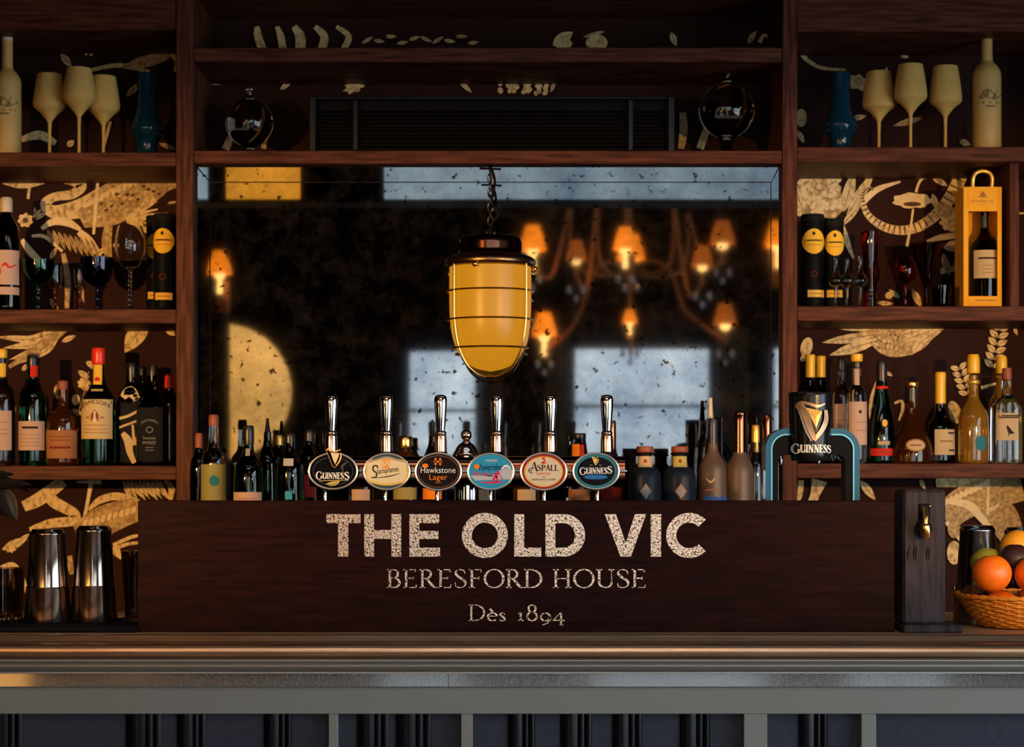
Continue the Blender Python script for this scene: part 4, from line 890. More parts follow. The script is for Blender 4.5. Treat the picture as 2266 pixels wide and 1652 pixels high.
# ---------------------------------------------------------------- wooden bottle opener block
OY = 3.985
t = thing('opener_block', 'dark charcoal wooden block on the bar with a brass bottle opener', 'bottle opener', (X(2045, OY), OY + .045, CT))
off = tuple(t.location)
zb = Z(1378, OY)
relf(MB().box(X(1997, OY) , X(2128, OY), OY - .012, OY + .105, CT, Z(1381, OY), 'wood_charcoal', .003), 'base', t, None, False)
relf(MB().box(X(1998, OY), X(2093, OY), OY, OY + .095, Z(1381, OY), Z(1083, OY), 'wood_charcoal', .005), 'block', t, None, False)
op = relf(MB().lathe([(0, 0), (18.5 * OY / FOC, 0), (18 * OY / FOC, .004), (0, .005)], 'black_satin', (0, 0, 0), 24), 'opener', t, 'dark round opener plate with brass lip')
me = op.data
for v in me.vertices: x_, y_, z_ = v.co + Vector(off); v.co = Vector((X(2045, OY) + x_, OY - z_, Z(1168, OY) + y_ * 1.15)) - Vector(off)
relf(MB().tube(spl([(X(2044, OY), OY - .004, Z(1124, OY)), (X(2045, OY), OY - .013, Z(1142, OY)), (X(2043, OY), OY - .017, Z(1162, OY)), (X(2047, OY), OY - .014, Z(1188, OY))], 6), [.006] * 6 + [.0065] * 6 + [.011, .0115, .012, .0115, .011, .010, .009], 'brass', 14), 'brass_lip', op)
relf(MB().box(X(2033, OY), X(2058, OY), OY - .004, OY + .001, Z(1150, OY), Z(1114, OY), 'black_satin', .003), 'screw_plate', op); relf(MB().ball((X(2056, OY), OY - .005, Z(1119, OY)), .003, 'brass', 10, 6), 'screw', op)
g = MB(); of = lambda u, v: (X(u, OY), OY - .0004, Z(v, OY))
for a, b in ((2013, 2008), (2024, 2022), (2029, 2027), (2052, 2051), (2057, 2056)): g.ribbon([(a, 1208), ((a + b) / 2 - 1, 1222), (b, 1240)], [1.5, 4, 1.5], 'wood_sign', of, 4)
relf(g, 'knife_marks', t, 'dark worn marks', False)

# ---------------------------------------------------------------- bar mat and shaker tins
MT = Z(1384, 3.985)
t = thing('bar_mat', 'black rubber bar mat under the shaker tins beside the sign', 'mat', (X(120, 4.08), 4.08, CT))
off = tuple(t.location); relf(MB().box(X(-260, 3.985), X(302, 3.985), 3.985, 4.20, CT, MT - .002, 'black_rubber', .003), 'slab', t, None, False)
g = MB()
for i in range(60):
    for j in range(9): x_ = X(-255, 3.985) + i * .0083; y_ = 3.995 + j * .0235; g.box(x_, x_ + .004, y_, y_ + .017, MT - .0025, MT, 'black_rubber')
relf(g, 'nub', t, None, False)['kind'] = 'stuff'
def shaker(label, px, Y, zbase, top, seam, bot, hw, mat, group):
    t = thing('shaker_tin', label, 'cocktail shaker', (X(px, Y), Y, zbase), group); k = Y / FOC; z = lambda py: max(Z(py, Y) - zbase, 0)
    a, b, c, d = hw
    MB().lathe([(0, .0005), (d * k, 0), (d * k + .0006, .003), (c * k, z(seam + 3)), (c * k + .001, z(seam)), (c * k - .001, z(seam) + .0005)], mat, seg=36).build('mixing_tin', t, ang=.9)
    MB().lathe([(c * k - .0015, z(seam)), (b * k, z(top + 14)), (b * k + .0009, z(top + 12)), (b * k + .0009, z(top + 9)), (a * k, z(top + 4)), (a * k - .002, z(top)), (0, z(top) - .001)], mat, seg=36).build('cap_tin', t, ang=.9)
GS = 'stacked cocktail shaker tins on the bar'
shaker('shaker tin pair on the black mat by the plant, slightly shorter one', 106, 4.08, MT, 1170, 1297, 1382, (36, 39, 47, 52), 'steel_tin', GS)
shaker('shaker tin pair on the black mat standing near the sign, the tallest', 208, 4.09, MT, 1163, 1294, 1382, (35, 38, 47, 51), 'steel_tin', GS)
t = thing('mixing_glass', 'slim dark glass tumbler half hidden behind the edge of the sign', 'glass', (X(299, 4.12), 4.12, MT)); k = 4.12 / FOC
MB().lathe([(0, 0), (22 * k, 0), (31 * k, Z(1218, 4.12) - MT), (29 * k, Z(1218, 4.12) - MT), (20 * k, .006), (0, .006)], 'glass_smoke', seg=32).build('bowl', t)
t = thing('glass_tumbler', 'clear glass tumbler at the end of the bar mat below the leaves', 'glass', (X(10, 4.13), 4.13, MT)); k = 4.13 / FOC
MB().lathe([(0, 0), (40 * k, 0), (44 * k, Z(1256, 4.13) - MT), (42 * k, Z(1256, 4.13) - MT), (38 * k, .008), (0, .008)], 'glass_smoke', seg=32).build('bowl', t)
shaker('dark shaker tin pair behind the wicker fruit basket, beside the wooden block', 2163, 4.22, CT, 1162, 1292, 1384, (35, 38, 48, 53), 'steel_dark', GS)
shaker('dark shaker tin pair showing above the lemon in the fruit basket', 2262, 4.36, CT, 1166, 1292, 1384, (35, 38, 48, 53), 'steel_dark', GS)

# ---------------------------------------------------------------- fruit basket
KY = 4.13
t = thing('fruit_basket', 'round orange wicker basket of citrus at the end of the bar', 'basket', (X(2266, KY), KY, CT)); zr = Z(1312, KY) - CT
mb = MB(); rows, stk = 13, 36; prR = lambda u: .084 + (.137 - .084) * u ** .85
mb.lathe([(0, .001), (.082, .001), (.0835, .003), (0, .003)], 'wicker', seg=48)
for r_ in range(rows):
    u = (r_ + .5) / rows; R = prR(u); zz = .003 + (zr - .006) * u
    mb.tube([((R + .0026 * math.cos(stk / 2 * a_ + PI * (r_ % 2))) * math.cos(a_), (R + .0026 * math.cos(stk / 2 * a_ + PI * (r_ % 2))) * math.sin(a_), zz + random.uniform(-.0004, .0004)) for a_ in [2 * PI * j / 180 for j in range(180)]], .0030, 'wicker', 6, True)
for s_ in range(stk):
    a_ = 2 * PI * s_ / stk; mb.tube([(prR(u) * math.cos(a_), prR(u) * math.sin(a_), .003 + (zr - .005) * u) for u in (0, .25, .5, .75, 1)], .0022, 'wicker', 6)
mb.build('woven_bowl', t, ang=1.2)
mb = MB()
for ph in (0, PI): mb.tube([(.139 * math.cos(2 * PI * j / 120), .139 * math.sin(2 * PI * j / 120), zr - .003 + .0022 * math.sin(j * 2 * PI / 6 + ph)) for j in range(120)], .0032, 'wicker', 6, True)
mb.build('rim', t)
def fruit(name, cat, label, px, py, r, Y, mat, group=None, sz=.96, nub=0):
    t = thing(name, label, cat, (X(px, Y), Y, Z(py, Y)), group); R = r * Y / FOC
    pr = []
    for i in range(25):
        a = PI * i / 24; q = R * (1 - .05 * math.exp(-((PI - a) / .25) ** 2)) + nub * R * math.exp(-((PI - a) / .22) ** 2); pr.append((q * math.sin(a), -q * sz * math.cos(a)))
    MB().lathe(pr, mat, seg=32).build('skin', t)
    MB().ball((0, 0, R * sz * (.95 + nub) - .0005), R * .06, 'paper_khaki', 8, 5, .5).build('stem_end', t)
    return t
fruit('orange', 'orange', 'bright orange nearest the wooden block, at the front of the basket', 2195, 1268, 43, 4.055, 'orange_peel', 'oranges in the wicker basket')
fruit('orange', 'orange', 'bright orange at the edge of the photo in front of the dark fruit', 2289, 1270, 43, 4.06, 'orange_peel', 'oranges in the wicker basket')
fruit('lemon', 'lemon', 'golden yellow fruit topping the basket behind the dark fruit', 2252, 1212, 40, 4.19, 'lemon_peel', None, 1.0, .06)
fruit('plum', 'plum', 'dark purple brown fruit wedged between the two oranges', 2246, 1238, 37, 4.115, 'plum_skin')
fruit('lime', 'lime', 'green and yellow fruit peeping out behind the front orange', 2184, 1246, 37, 4.145, 'lime_peel')
for a, b in ((2215, 4.12), (2285, 4.20), (2300, 4.10)): fruit('orange', 'orange', 'orange at the bottom of the basket under the other fruit', a, 1031 + (1.42 - 1.131) * FOC / b, 41, b, 'orange_peel', 'oranges buried in the basket')

# ---------------------------------------------------------------- potted plant at the left end
t = thing('potted_plant', 'dark glossy leaved plant leaning in above the shaker tins', 'plant', (X(-95, 4.06), 4.06, CT))
MB().lathe([(0, 0), (.036, 0), (.048, .085), (.050, .085), (.050, .098), (.045, .098), (.044, .09), (0, .09)], 'pot_clay', seg=28).build('pot', t)
MB().lathe([(0, .086), (.0435, .086), (.0435, .084), (0, .084)], 'soil', seg=20).build('soil', t)
ox, oz = X(-95, 4.06), CT
def pl(px, py, dy=0): return (X(px, 4.06) - ox, dy, Z(py, 4.06) - oz)
def plant_leaf(base, tip, w, nrm, curl=.15):
    st = MB().tube(spl([(0, 0, .086), (base[0] * .4, base[1] * .4, base[2] * .75), base], 6), .0022, 'leaf_dark', 6); stem = st.build('stem', t)
    b, e = Vector(base), Vector(tip); d = e - b; L = d.length; d.normalize(); n = Vector(nrm); s_ = d.cross(n).normalized(); n = s_.cross(d); vs = []; m = 12
    for i in range(m + 1):
        u = i / m; h = w * math.sin(PI * u ** .8) ** .8 * (1 - .25 * u); c = b + d * L * u - n * curl * L * u * u
        for j, (q, up) in enumerate(((-1, .22), (-.5, .06), (0, 0), (.5, .06), (1, .22))): vs.append(c + s_ * h * q + n * h * up)
    mb = MB(); fs = [(5 * i + j, 5 * i + j + 1, 5 * i + 6 + j, 5 * i + 5 + j) for i in range(m) for j in range(4)]; mb.add(vs, fs, 'leaf_dark')
    mb.add([v - n * .0008 for v in vs], [f[::-1] for f in fs], 'leaf_dark'); mb.build('leaf', t)
for bs, tp, w, nr in [((-20, 1075, -.02), (76, 1062, -.03), .017, (.1, -.8, .9)), ((6, 1080, -.02), (48, 1146, -.04), .020, (.3, -1, .3)), ((-30, 1110, 0), (28, 1132, -.05), .018, (0, -.7, .9)), ((-50, 1060, 0), (26, 1040, .01), .018, (-.3, -.8, .8)), ((-10, 1058, .02), (60, 1082, .05), .015, (0, -.6, 1)), ((-60, 1120, 0), (-10, 1160, -.04), .018, (.2, -.9, .6)), ((-110, 1060, 0), (-170, 1030, .02), .018, (0, -.8, .8))]:
    plant_leaf(pl(*bs), pl(*tp), w, nr)

# ---------------------------------------------------------------- caged pendant lamp
PY_ = 5.19; k = PY_ / FOC; z = lambda py: Z(py, PY_) - Z(690, PY_)
t = thing('pendant_lamp', 'caged amber glass pendant lamp with copper cap hanging on a chain', 'pendant lamp', (X(1085, PY_), PY_, Z(690, PY_)))
MB().lathe(rnd([(0, z(522)), (50 * k, z(522)), (66 * k, z(526)), (70 * k, z(534)), (70 * k, z(560)), (74 * k, z(564))], 1), 'copper_dark', seg=36).build('cap', t)
MB().lathe(rnd([(74 * k, z(563)), (98 * k, z(572)), (102 * k, z(582)), (98 * k, z(590)), (90 * k, z(592))], 1), 'brass_aged', seg=40).build('flange', t)
MB().lathe(rnd([(90 * k, z(590)), (91 * k, z(640)), (90 * k, z(700)), (85 * k, z(745)), (68 * k, z(788)), (40 * k, z(814)), (0, z(822))], 2), 'lamp_glass', seg=40).build('glass_shade', t)
cage = MB(); cr = lambda py: {645: 96, 708: 96, 770: 84}[py]
for py in (645, 708, 770): cage.tube([(cr(py) * k * math.cos(2 * PI * j / 48), cr(py) * k * math.sin(2 * PI * j / 48), z(py)) for j in range(48)], .0026, 'brass', 8, True)
for a in (.62, PI - .62, PI + .62, -.62):
    cage.tube([(r * k * math.cos(a), r * k * math.sin(a), z(py)) for r, py in spl([(97, 588), (97, 650), (96, 710), (86, 765), (64, 806), (34, 828), (12, 834)], 5)], .0026, 'brass', 8)
cage.ball((0, 0, z(834)), .012, 'brass_aged', 12, 8, .5); cage.build('cage', t)
for i in range(3):
    a = 2 * PI * i / 3 + .2; MB().ball((100 * k * math.cos(a), 100 * k * math.sin(a), z(593)), .008, 'brass', 10, 8).build('wing_nut', t)
ch = MB(); n = 9; zs = Z(372, PY_) - Z(690, PY_); z0 = z(521); L = (zs - z0 - .012) / n
MB().tube([(.010 * math.cos(2 * PI * j / 20), 0, z0 + .006 + .010 * math.sin(2 * PI * j / 20)) for j in range(20)], .003, 'copper_dark', 8, True).build('hanging_ring', t)
for i in range(n):
    c = z0 + .012 + L * (i + .5); pts = []
    for j in range(18):
        a = 2 * PI * j / 18; u, w = .0065 * math.cos(a), (L * .5 + .004) * math.sin(a); pts.append((u if i % 2 else 0, 0 if i % 2 else u, c + w))
    ch.tube(pts, .0019, 'brass_aged', 6, True)
ch.build('chain', t)
zk = Z(374, PY_) - Z(690, PY_); MB().tube([(0, -.022, zk + .004), (0, -.012, zk), (0, .05, zk), (0, MIR - PY_, zk)], .0045, 'copper_dark', 10).tube([(-.028, -.006, zk + .001), (.028, -.006, zk - .001)], .0028, 'copper_dark', 8).build('bracket', t)
pts = [(.004, -.012, zs - .004), (.012, -.02, zs - .04), (.004, -.022, zs - .09), (.020, -.02, zs - .12), (.022, -.02, z0 + .05), (.004, -.02, z0 + .03), (-.004, -.01, z0 - .002)]
MB().tube(spl(pts, 6), .0034, 'black_rubber', 8).build('cable', t)

# ---------------------------------------------------------------- air curtain on the high shelf
AY = 5.37; x0, x1, za, zb = X(683, AY), X(1494, AY), MS[1], Z(212, AY)
t = thing('air_conditioner', 'black slatted air conditioning unit on the shelf above the mirror', 'air conditioner', ((x0 + x1) / 2, AY, za)); off = tuple(t.location)
relf(MB().box(x0, x1, AY + .03, BY - .03, za, zb - .002, 'ac_case', .004), 'case', t, None, False)
fr = MB(); w = .020
fr.box(x0, x0 + w, AY, AY + .03, za, zb, 'ac_frame', .003).box(x1 - w, x1, AY, AY + .03, za, zb, 'ac_frame', .003).box(x0 + w, x1 - w, AY, AY + .03, zb - .010, zb, 'ac_frame', .003).box(x0 + w, x1 - w, AY, AY + .03, za, za + .012, 'ac_frame', .003)
for q in (780, 1390): fr.box(X(q, AY), X(q + 12, AY), AY + .004, AY + .03, za + .012, zb - .010, 'ac_frame', .002)
relf(fr, 'frame', t, None, False)
for i in range(10):
    zz = za + .018 + i * .0105; relf(MB().add([(x0 + w, AY + .006, zz), (x1 - w, AY + .006, zz), (x1 - w, AY + .024, zz + .0075), (x0 + w, AY + .024, zz + .0075), (x0 + w, AY + .006, zz + .0012), (x1 - w, AY + .006, zz + .0012), (x1 - w, AY + .024, zz + .0087), (x0 + w, AY + .024, zz + .0087)], [(0, 3, 2, 1), (4, 5, 6, 7), (0, 1, 5, 4), (2, 3, 7, 6), (1, 2, 6, 5), (3, 0, 4, 7)], 'ac_case'), 'slat', t, None, False)
# ---------------------------------------------------------------- bottles and glasses
SHY = 5.42
class Wrap:
    """maps picture units on the front of a turned body to points on its skin"""
    def __init__(s, px, Y, zb, prof, sq):
        s.px, s.Y, s.k, s.zb, s.n = px, Y, Y / FOC, zb, sq or 2.; s.p = sorted((Z(py, Y) - zb, hw * Y / FOC) for hw, py in prof)
    def r(s, z):
        p = s.p
        if z <= p[0][0]: return p[0][1]
        for (a, ra), (b, rb_) in zip(p[:-1], p[1:]):
            if a <= z <= b: return ra + (rb_ - ra) * ((z - a) / (b - a) if b > a else 0)
        return p[-1][1]
    def at(s, ex):
        def f(u, v):
            z = max(Z(v, s.Y) - s.zb, .0005); R = s.r(z) + ex; x = max(-R * .995, min(R * .995, (u - s.px) * s.k))
            return (x, -((R ** s.n - abs(x) ** s.n) ** (1 / s.n)), z)
        return f
def patch(mb, w, ex, u0, u1, v0, v1, mat, nu=14, nv=4):
    f = w.at(ex); vs = [f(u0 + (u1 - u0) * i / nu, v0 + (v1 - v0) * j / nv) for j in range(nv + 1) for i in range(nu + 1)]
    return mb.add(vs, [(j * (nu + 1) + i, (j + 1) * (nu + 1) + i, (j + 1) * (nu + 1) + i + 1, j * (nu + 1) + i + 1) for j in range(nv) for i in range(nu)], mat)
def bottle(label, px, Y, zb, prof, mat, caps=(), labels=(), cat='bottle', name='bottle', group=None, sq=0, seg=28, body='glass_body', sm=2, sy=1.):
    t = thing(name, label, cat, (X(px, Y), Y, zb), group); k = Y / FOC
    pr = [(hw * k, max(Z(py, Y) - zb, 0)) for hw, py in prof]; pr[0] = (pr[0][0], 0)
    pts = [(pr[0][0] * .9, 0), (pr[0][0], .004)] + rnd([(pr[0][0], .004)] + pr[1:], sm)[1:]
    MB().lathe([(0, .003), (pr[0][0] * .6, .002)] + pts + [(0, pts[-1][1])], mat, seg=seg, sq=sq, sy=sy).build(body, t, ang=1.)
    w = Wrap(px, Y, zb, [(r / k, HOR + (CAMZ - (z + zb)) / k) for r, z in pts], sq)
    for c in caps:
        nm, cp, cm = c[:3]; q = [(hw * k, Z(py, Y) - zb) for hw, py in cp]
        o = MB().lathe([(0, q[0][1])] + rnd(q, 1) + [(0, q[-1][1])], cm, seg=20).build(nm, t)
    for l in labels:
        u0, u1, v0, v1, lm = l[:5]; mb = MB(); patch(mb, w, .0007, u0, u1, v0, v1, lm); lo = mb.build(l[6] if len(l) > 6 else 'label', t)
        if len(l) > 5 and l[5]:
            g = MB(); lay = [0]
            def nf():
                lay[0] += 1; return w.at(.0009 + .0001 * lay[0])
            l[5](g, nf); g.build('label_print', lo, smooth=False)
    return t
def lines(u0, u1, ys, mat='paper_ink', w=1.6):
    def a(g, nf):
        for y in ys:
            n = 6; g.ribbon([(u0 + (u1 - u0) * i / n, y) for i in range(n + 1)], w, mat, nf())
    return a
def art(*fs):
    def a(g, nf):
        for f in fs: f(g, nf)
    return a
def txt(s, u0, u1, v0, v1, mat='paper_ink', **kw): return lambda g, nf: sans(g, s, u0, u1, v0, v1, mat, nf(), **kw)
def disc(cx, cy, rx, ry, mat): return lambda g, nf: g.ell(cx, cy, rx, ry, mat, nf())
def strip(pts, ws, mat): return lambda g, nf: g.ribbon(pts, ws, mat, nf(), 4)

# --- frosted wine glasses and vases on the top shelves
def wine_glass(label, px, Y, zb, rim, wide, bot, group):
    t = thing('wine_glass', label, 'wine glass', (X(px, Y), Y, zb), group); k = Y / FOC; z = lambda py: Z(py, Y) - zb
    o = rnd([(4.5, z(bot + 6)), (7, z(bot)), (22, z(bot - 18)), (35, z(wide + 6)), (37, z(wide - 4)), (33, z((rim + wide) / 2)), (27, z(rim))], 2)
    pr = [(a * k, b) for a, b in o]; inner = [(max(a - .0016, .0005), b + .001) for a, b in pr[3:]][::-1]
    MB().lathe(pr + inner + [(0, inner[-1][1])], 'frosted', seg=36).build('bowl', t)
    MB().lathe([(3.6 * k, .004), (3.4 * k, z(bot + 30) if z(bot + 30) > .02 else .02), (4.6 * k, z(bot + 4))], 'frosted', seg=16).build('stem', t)
    MB().lathe(rnd([(0, 0), (30 * k, 0), (30 * k, .0015), (8 * k, .004), (4 * k, .009), (0, .01)], 1), 'frosted', seg=32).build('foot', t)
GW = 'frosted pale gold wine glasses on the top shelves'
wine_glass('frosted wine glass nearest the vodka bottle on the left shelves', 110, 5.40, LS[0], 165, 233, 266, GW)
wine_glass('frosted wine glass between two others on the left shelves, the tallest', 175, 5.36, LS[0], 152, 216, 254, GW)
wine_glass('frosted wine glass nearest the blue vase on the left shelves', 229, 5.42, LS[0], 170, 238, 272, GW)
wine_glass('frosted wine glass nearest the blue vase on the right shelves', 1945, 5.42, RS[0], 160, 233, 264, GW)
wine_glass('frosted wine glass between two others on the right shelves, the tallest', 2015, 5.36, RS[0], 144, 214, 248, GW)
wine_glass('frosted wine glass nearest the vodka bottle on the right shelves', 2092, 5.40, RS[0], 148, 222, 254, GW)
VODK = lambda c, o: art(strip([(c - 22, 238 + o), (c - 6, 228 + o), (c + 10, 236 + o), (c + 22, 224 + o)], [6, 20, 12, 18], 'frosted_dark'), strip([(c - 24, 248 + o), (c + 24, 248 + o)], 5, 'frosted_dark'), strip([(c - 10, 256 + o), (c + 12, 256 + o)], 4, 'frosted_dark'))
VP = lambda o: [(31, 335 + o), (31, 190 + o), (30, 176 + o), (22, 162 + o), (12.5, 154 + o), (12, 140 + o), (12, 84 + o)]
bottle('tall frosted vodka bottle with dark landscape band, left top shelf', 16, 5.40, LS[0], VP(0), 'frosted_bottle', [('cap', [(12.5, 92), (12.5, 74), (11, 70)], 'cap_pale')], [(-8, 40, 222, 262, 'frosted_bottle', VODK(16, 0))], group='frosted vodka bottles')
bottle('tall frosted vodka bottle with a dark landscape band beside three glasses, right top shelf', 2184, 5.40, RS[0], VP(-16), 'frosted_bottle', [('cap', [(12.5, 76), (12.5, 55), (11, 51)], 'cap_pale')], [(2160, 2208, 206, 246, 'frosted_bottle', VODK(2184, -16))], group='frosted vodka bottles')
def vase(label, px, zb, top, bot):
    Y = 5.42; k = Y / FOC; t = thing('blue_vase', label, 'vase', (X(px, Y), Y, zb), 'cut blue glass vases'); z = lambda py: Z(py, Y) - zb
    h = bot - top; pr = rnd([(24, 0), (23, z(bot - .1 * h)), (37, z(bot - .26 * h)), (36, z(bot - .34 * h)), (24, z(bot - .48 * h)), (20, z(bot - .75 * h)), (23, z(top))], 2)
    pr = [(a * k, b) for a, b in pr]; MB().lathe([(0, 0)] + pr + [(a - .003, b) for a, b in pr[::-1][:-6]] + [(0, .03)], 'glass_blue', seg=26).build('body', t)
    g = MB()
    for i in range(14):
        a = 2 * PI * i / 14
        for zz, r in ((z(bot - .29 * h), 36.5 * k), (z(bot - .22 * h), 33 * k)): g.ball((r * math.cos(a + zz), r * math.sin(a + zz), zz), .0035, 'glass_blue', 6, 4)
    g.build('cut_bosses', t)
vase('tall blue glass vase next to the post on the left top shelf', 325, LS[0], 163, 336)
vase('tall blue glass vase next to the post on the right top shelf', 1860, RS[0], 163, 326)

# --- second row
z = LS[1]; Y = SHY
bottle('dark bottle with cream label in red script and pale cap', 14, Y, z, [(32, 683), (32, 520), (27, 500), (16, 486), (12, 474), (12, 462)], 'glass_black', [('cap', [(13, 470), (14, 466), (14, 442), (11, 437)], 'cap_pale')],
       [(-18, 45, 556, 632, 'paper_pink', art(txt('Lillo', -2, 40, 600, 580, 'paper_red', shear=.3) if 0 else strip([(-10, 580), (2, 590), (6, 606), (-8, 612)], [4, 8, 9, 4], 'paper_red'), strip([(12, 592), (20, 586), (28, 594), (40, 588)], [3, 6, 4, 3], 'paper_red'))), (-18, 45, 637, 654, 'paper_pink', None, 'lower_label')])
def goblet(label, px, Y, zb, prof, mat, stem, stem_mat, foot=26, name='goblet', group='coloured glass goblets', beads=0, cat='glass'):
    t = thing(name, label, cat, (X(px, Y), Y, zb), group); k = Y / FOC; zz = lambda py: Z(py, Y) - zb
    o = [(a * k, b) for a, b in rnd([(hw, zz(py)) for hw, py in prof], 2)]; MB().lathe([(0, o[0][1])] + o + [(max(a - .0015, .0006), b) for a, b in o[::-1][:-3]] + [(0, o[0][1] + .004)], mat, seg=30).build('bowl', t)
    zt = zz(prof[0][1])
    if beads:
        s_ = [(3.2 * k + 1.6 * k * abs(math.sin(PI * beads * i / 60)), .004 + (zt - .003) * i / 60) for i in range(61)]
    else: s_ = rnd([(4 * k, .004), (3 * k, zt * .4), (4 * k, zt + .001)], 2)
    MB().lathe([(0, .003)] + s_ + [(0, s_[-1][1])], stem_mat, seg=14).build('stem', t)
    MB().lathe(rnd([(0, 0), (foot * k, 0), (foot * k, .0016), (6 * k, .005), (0, .006)], 1), stem_mat, seg=26).build('foot', t)
goblet('green glass goblet beside the dark bottle with red script', 85, Y, z, [(9, 630), (24, 622), (35, 604), (37, 575)], 'glass_emerald', None, 'glass_emerald', beads=3)
goblet('small clear glass with amber knopped stem between green and blue goblets', 122, Y + .06, z, [(6, 640), (14, 634), (17, 618), (18, 588)], 'glass_clear', None, 'glass_amber', 16, beads=4)
goblet('small clear glass with gilt stem close against the dark blue goblet', 176, Y + .07, z, [(6, 636), (12, 630), (14, 616), (15, 596)], 'glass_clear', None, 'glass_amber', 16, beads=3)
goblet('dark blue glass goblet between the green and the clear goblets', 215, Y, z, [(9, 634), (26, 624), (36, 602), (38, 570)], 'glass_cobalt', None, 'glass_cobalt', beads=3)
goblet('large clear goblet with beaded stem next to the black tube', 288, Y, z, [(9, 596), (24, 586), (34, 556), (34, 528), (26, 500)], 'glass_clear', None, 'glass_clear', beads=9)
def tube_tin(label, px, Y, zb, hw, top, bot, disc_y, u0, u1):
    k = Y / FOC; t = bottle(label, px, Y, zb, [(hw, bot), (hw, top + 6), (hw - 1, top + 1)], 'black_satin', [('lid', [(hw + .6, top + 16), (hw + .8, top + 14), (hw + .8, top + 2), (hw - 1, top)], 'paper_black')],
        [(px - 1.5, px + 1.5, disc_y - 1, disc_y + 1, 'paper_black', art(disc(px, disc_y, hw * .98, 28, 'paper_yellow'), disc(px - 1, disc_y - 17, 3.4, 4, 'paper_ink'), lines(px - hw * .8, px + hw * .8, [disc_y - 2], w=3), lines(px - hw * .6, px + hw * .6, [disc_y + 8], 'paper_brownlab', 1.2))),
         (u0, u1, bot - 33, bot - 17, 'paper_gold_paper', lines(u0 + 5, u1 - 5, [bot - 25], 'paper_brownlab', 2), 'lower_label'), (px - 5, px + 5, bot - 72, bot - 62, 'paper_black', lambda g, nf: g.ring(px, bot - 68, 7, 6, 1.2, 'paper_wine', nf()), 'seal')], cat='whisky tube', name='whisky_tube', group='black whisky tubes with yellow labels', body='tube_body')
tube_tin('black whisky tube with yellow disc label against the post, front one of the left pair', 364, 5.40, z, 24, 474, 682, 535, 346, 384)
tube_tin('black whisky tube with yellow disc label mostly hidden, back one of the left pair', 346, 5.50, z, 22, 478, 680, 547, 330, 354)
z = RS[1]
tube_tin('black whisky tube with yellow disc label nearest the post, right shelves', 1798, 5.42, z, 25, 475, 676, 536, 1784, 1822)
tube_tin('black whisky tube with yellow disc label behind the little cordial glasses', 1845, 5.44, z, 22, 485, 676, 540, 1826, 1862)
for px, top, lb in ((1849, 567, 'tiny clear cordial glass nearest the black tubes'), (1874, 572, 'tiny clear cordial glass between two like it'), (1903, 566, 'tiny clear cordial glass nearest the tall red vase')):
    goblet(lb, px, 5.36, z, [(4, 636), (16, 628), (19, 618), (9, 606), (6, 590), (7, 574), (6, top)], 'glass_clear', None, 'glass_clear', 12, 'cordial_glass', 'tiny cordial glasses')
goblet('small clear stemmed stopper beside the cordial glasses', 1926, 5.36, z, [(5, 656), (9, 650), (4, 644), (5, 638)], 'glass_clear', None, 'glass_clear', 8, 'glass_stopper', None, 2, 'stopper')
bottle('tall dark red glass vase behind the cordial glasses', 1925, 5.46, z, [(14, 676), (15, 600), (18, 540), (21, 513)], 'glass_ruby', cat='vase', name='red_vase', body='body')
goblet('round red glass goblet on a red stem', 2003, 5.38, z, [(6, 628), (18, 622), (26, 604), (24, 580), (17, 570)], 'glass_red', None, 'glass_red', 18, beads=2)
goblet('wide flared dark red glass behind the round red goblet', 2050, 5.45, z, [(8, 640), (14, 610), (26, 575), (38, 539)], 'glass_ruby', None, 'glass_ruby', 24)
bottle('small dark glass tumbler reflecting a window beside the gift box', 2082, 5.38, z, [(18, 676), (22, 650), (24, 632)], 'glass_black', cat='glass', name='glass_tumbler', body='bowl')
# boxed bottle
Yb = 5.36; t = thing('gift_box', 'orange wooden gift box with rope handle holding a bottle', 'gift box', (X(2175, Yb), Yb, z)); off = tuple(t.location)
x0, x1, zt = X(2132, Yb), X(2217, Yb), Z(413, Yb); w0, w1, wz0, wz1 = X(2143, Yb), X(2207, Yb), Z(655, Yb), Z(467, Yb); D = .105
mb = MB(); th = .006
mb.box(x0, w0, Yb, Yb + th, z, zt, 'box_wood', .001).box(w1, x1, Yb, Yb + th, z, zt, 'box_wood', .001).box(w0, w1, Yb, Yb + th, z, wz0, 'box_wood').box(w0, w1, Yb, Yb + th, wz1, zt, 'box_wood')
relf(mb, 'front_panel', t, None, False)
for a, b in ((x0, x0 + th), (x1 - th, x1)): relf(MB().box(a, b, Yb + th, Yb + D, z, zt, 'box_wood', .001), 'side_panel', t, None, False)
relf(MB().box(x0 + th, x1 - th, Yb + D - th, Yb + D, z, zt, 'box_wood'), 'back_panel', t, None, False); relf(MB().box(x0 + th, x1 - th, Yb + th, Yb + D - th, z, z + th, 'box_wood'), 'bottom_panel', t, None, False); relf(MB().box(x0 + th, x1 - th, Yb + th, Yb + D - th, zt - th, zt, 'box_wood'), 'top_panel', t, None, False)
relf(MB().tube(spl([(X(2160, Yb), Yb + .04, zt - .001), (X(2160, Yb), Yb + .035, Z(392, Yb)), (X(2166, Yb), Yb + .035, Z(379, Yb)), (X(2181, Yb), Yb + .035, Z(374, Yb)), (X(2197, Yb), Yb + .035, Z(379, Yb)), (X(2203, Yb), Yb + .035, Z(392, Yb)), (X(2202, Yb), Yb + .04, zt - .001)], 6), .0058, 'foil_gold', 10), 'rope_handle')
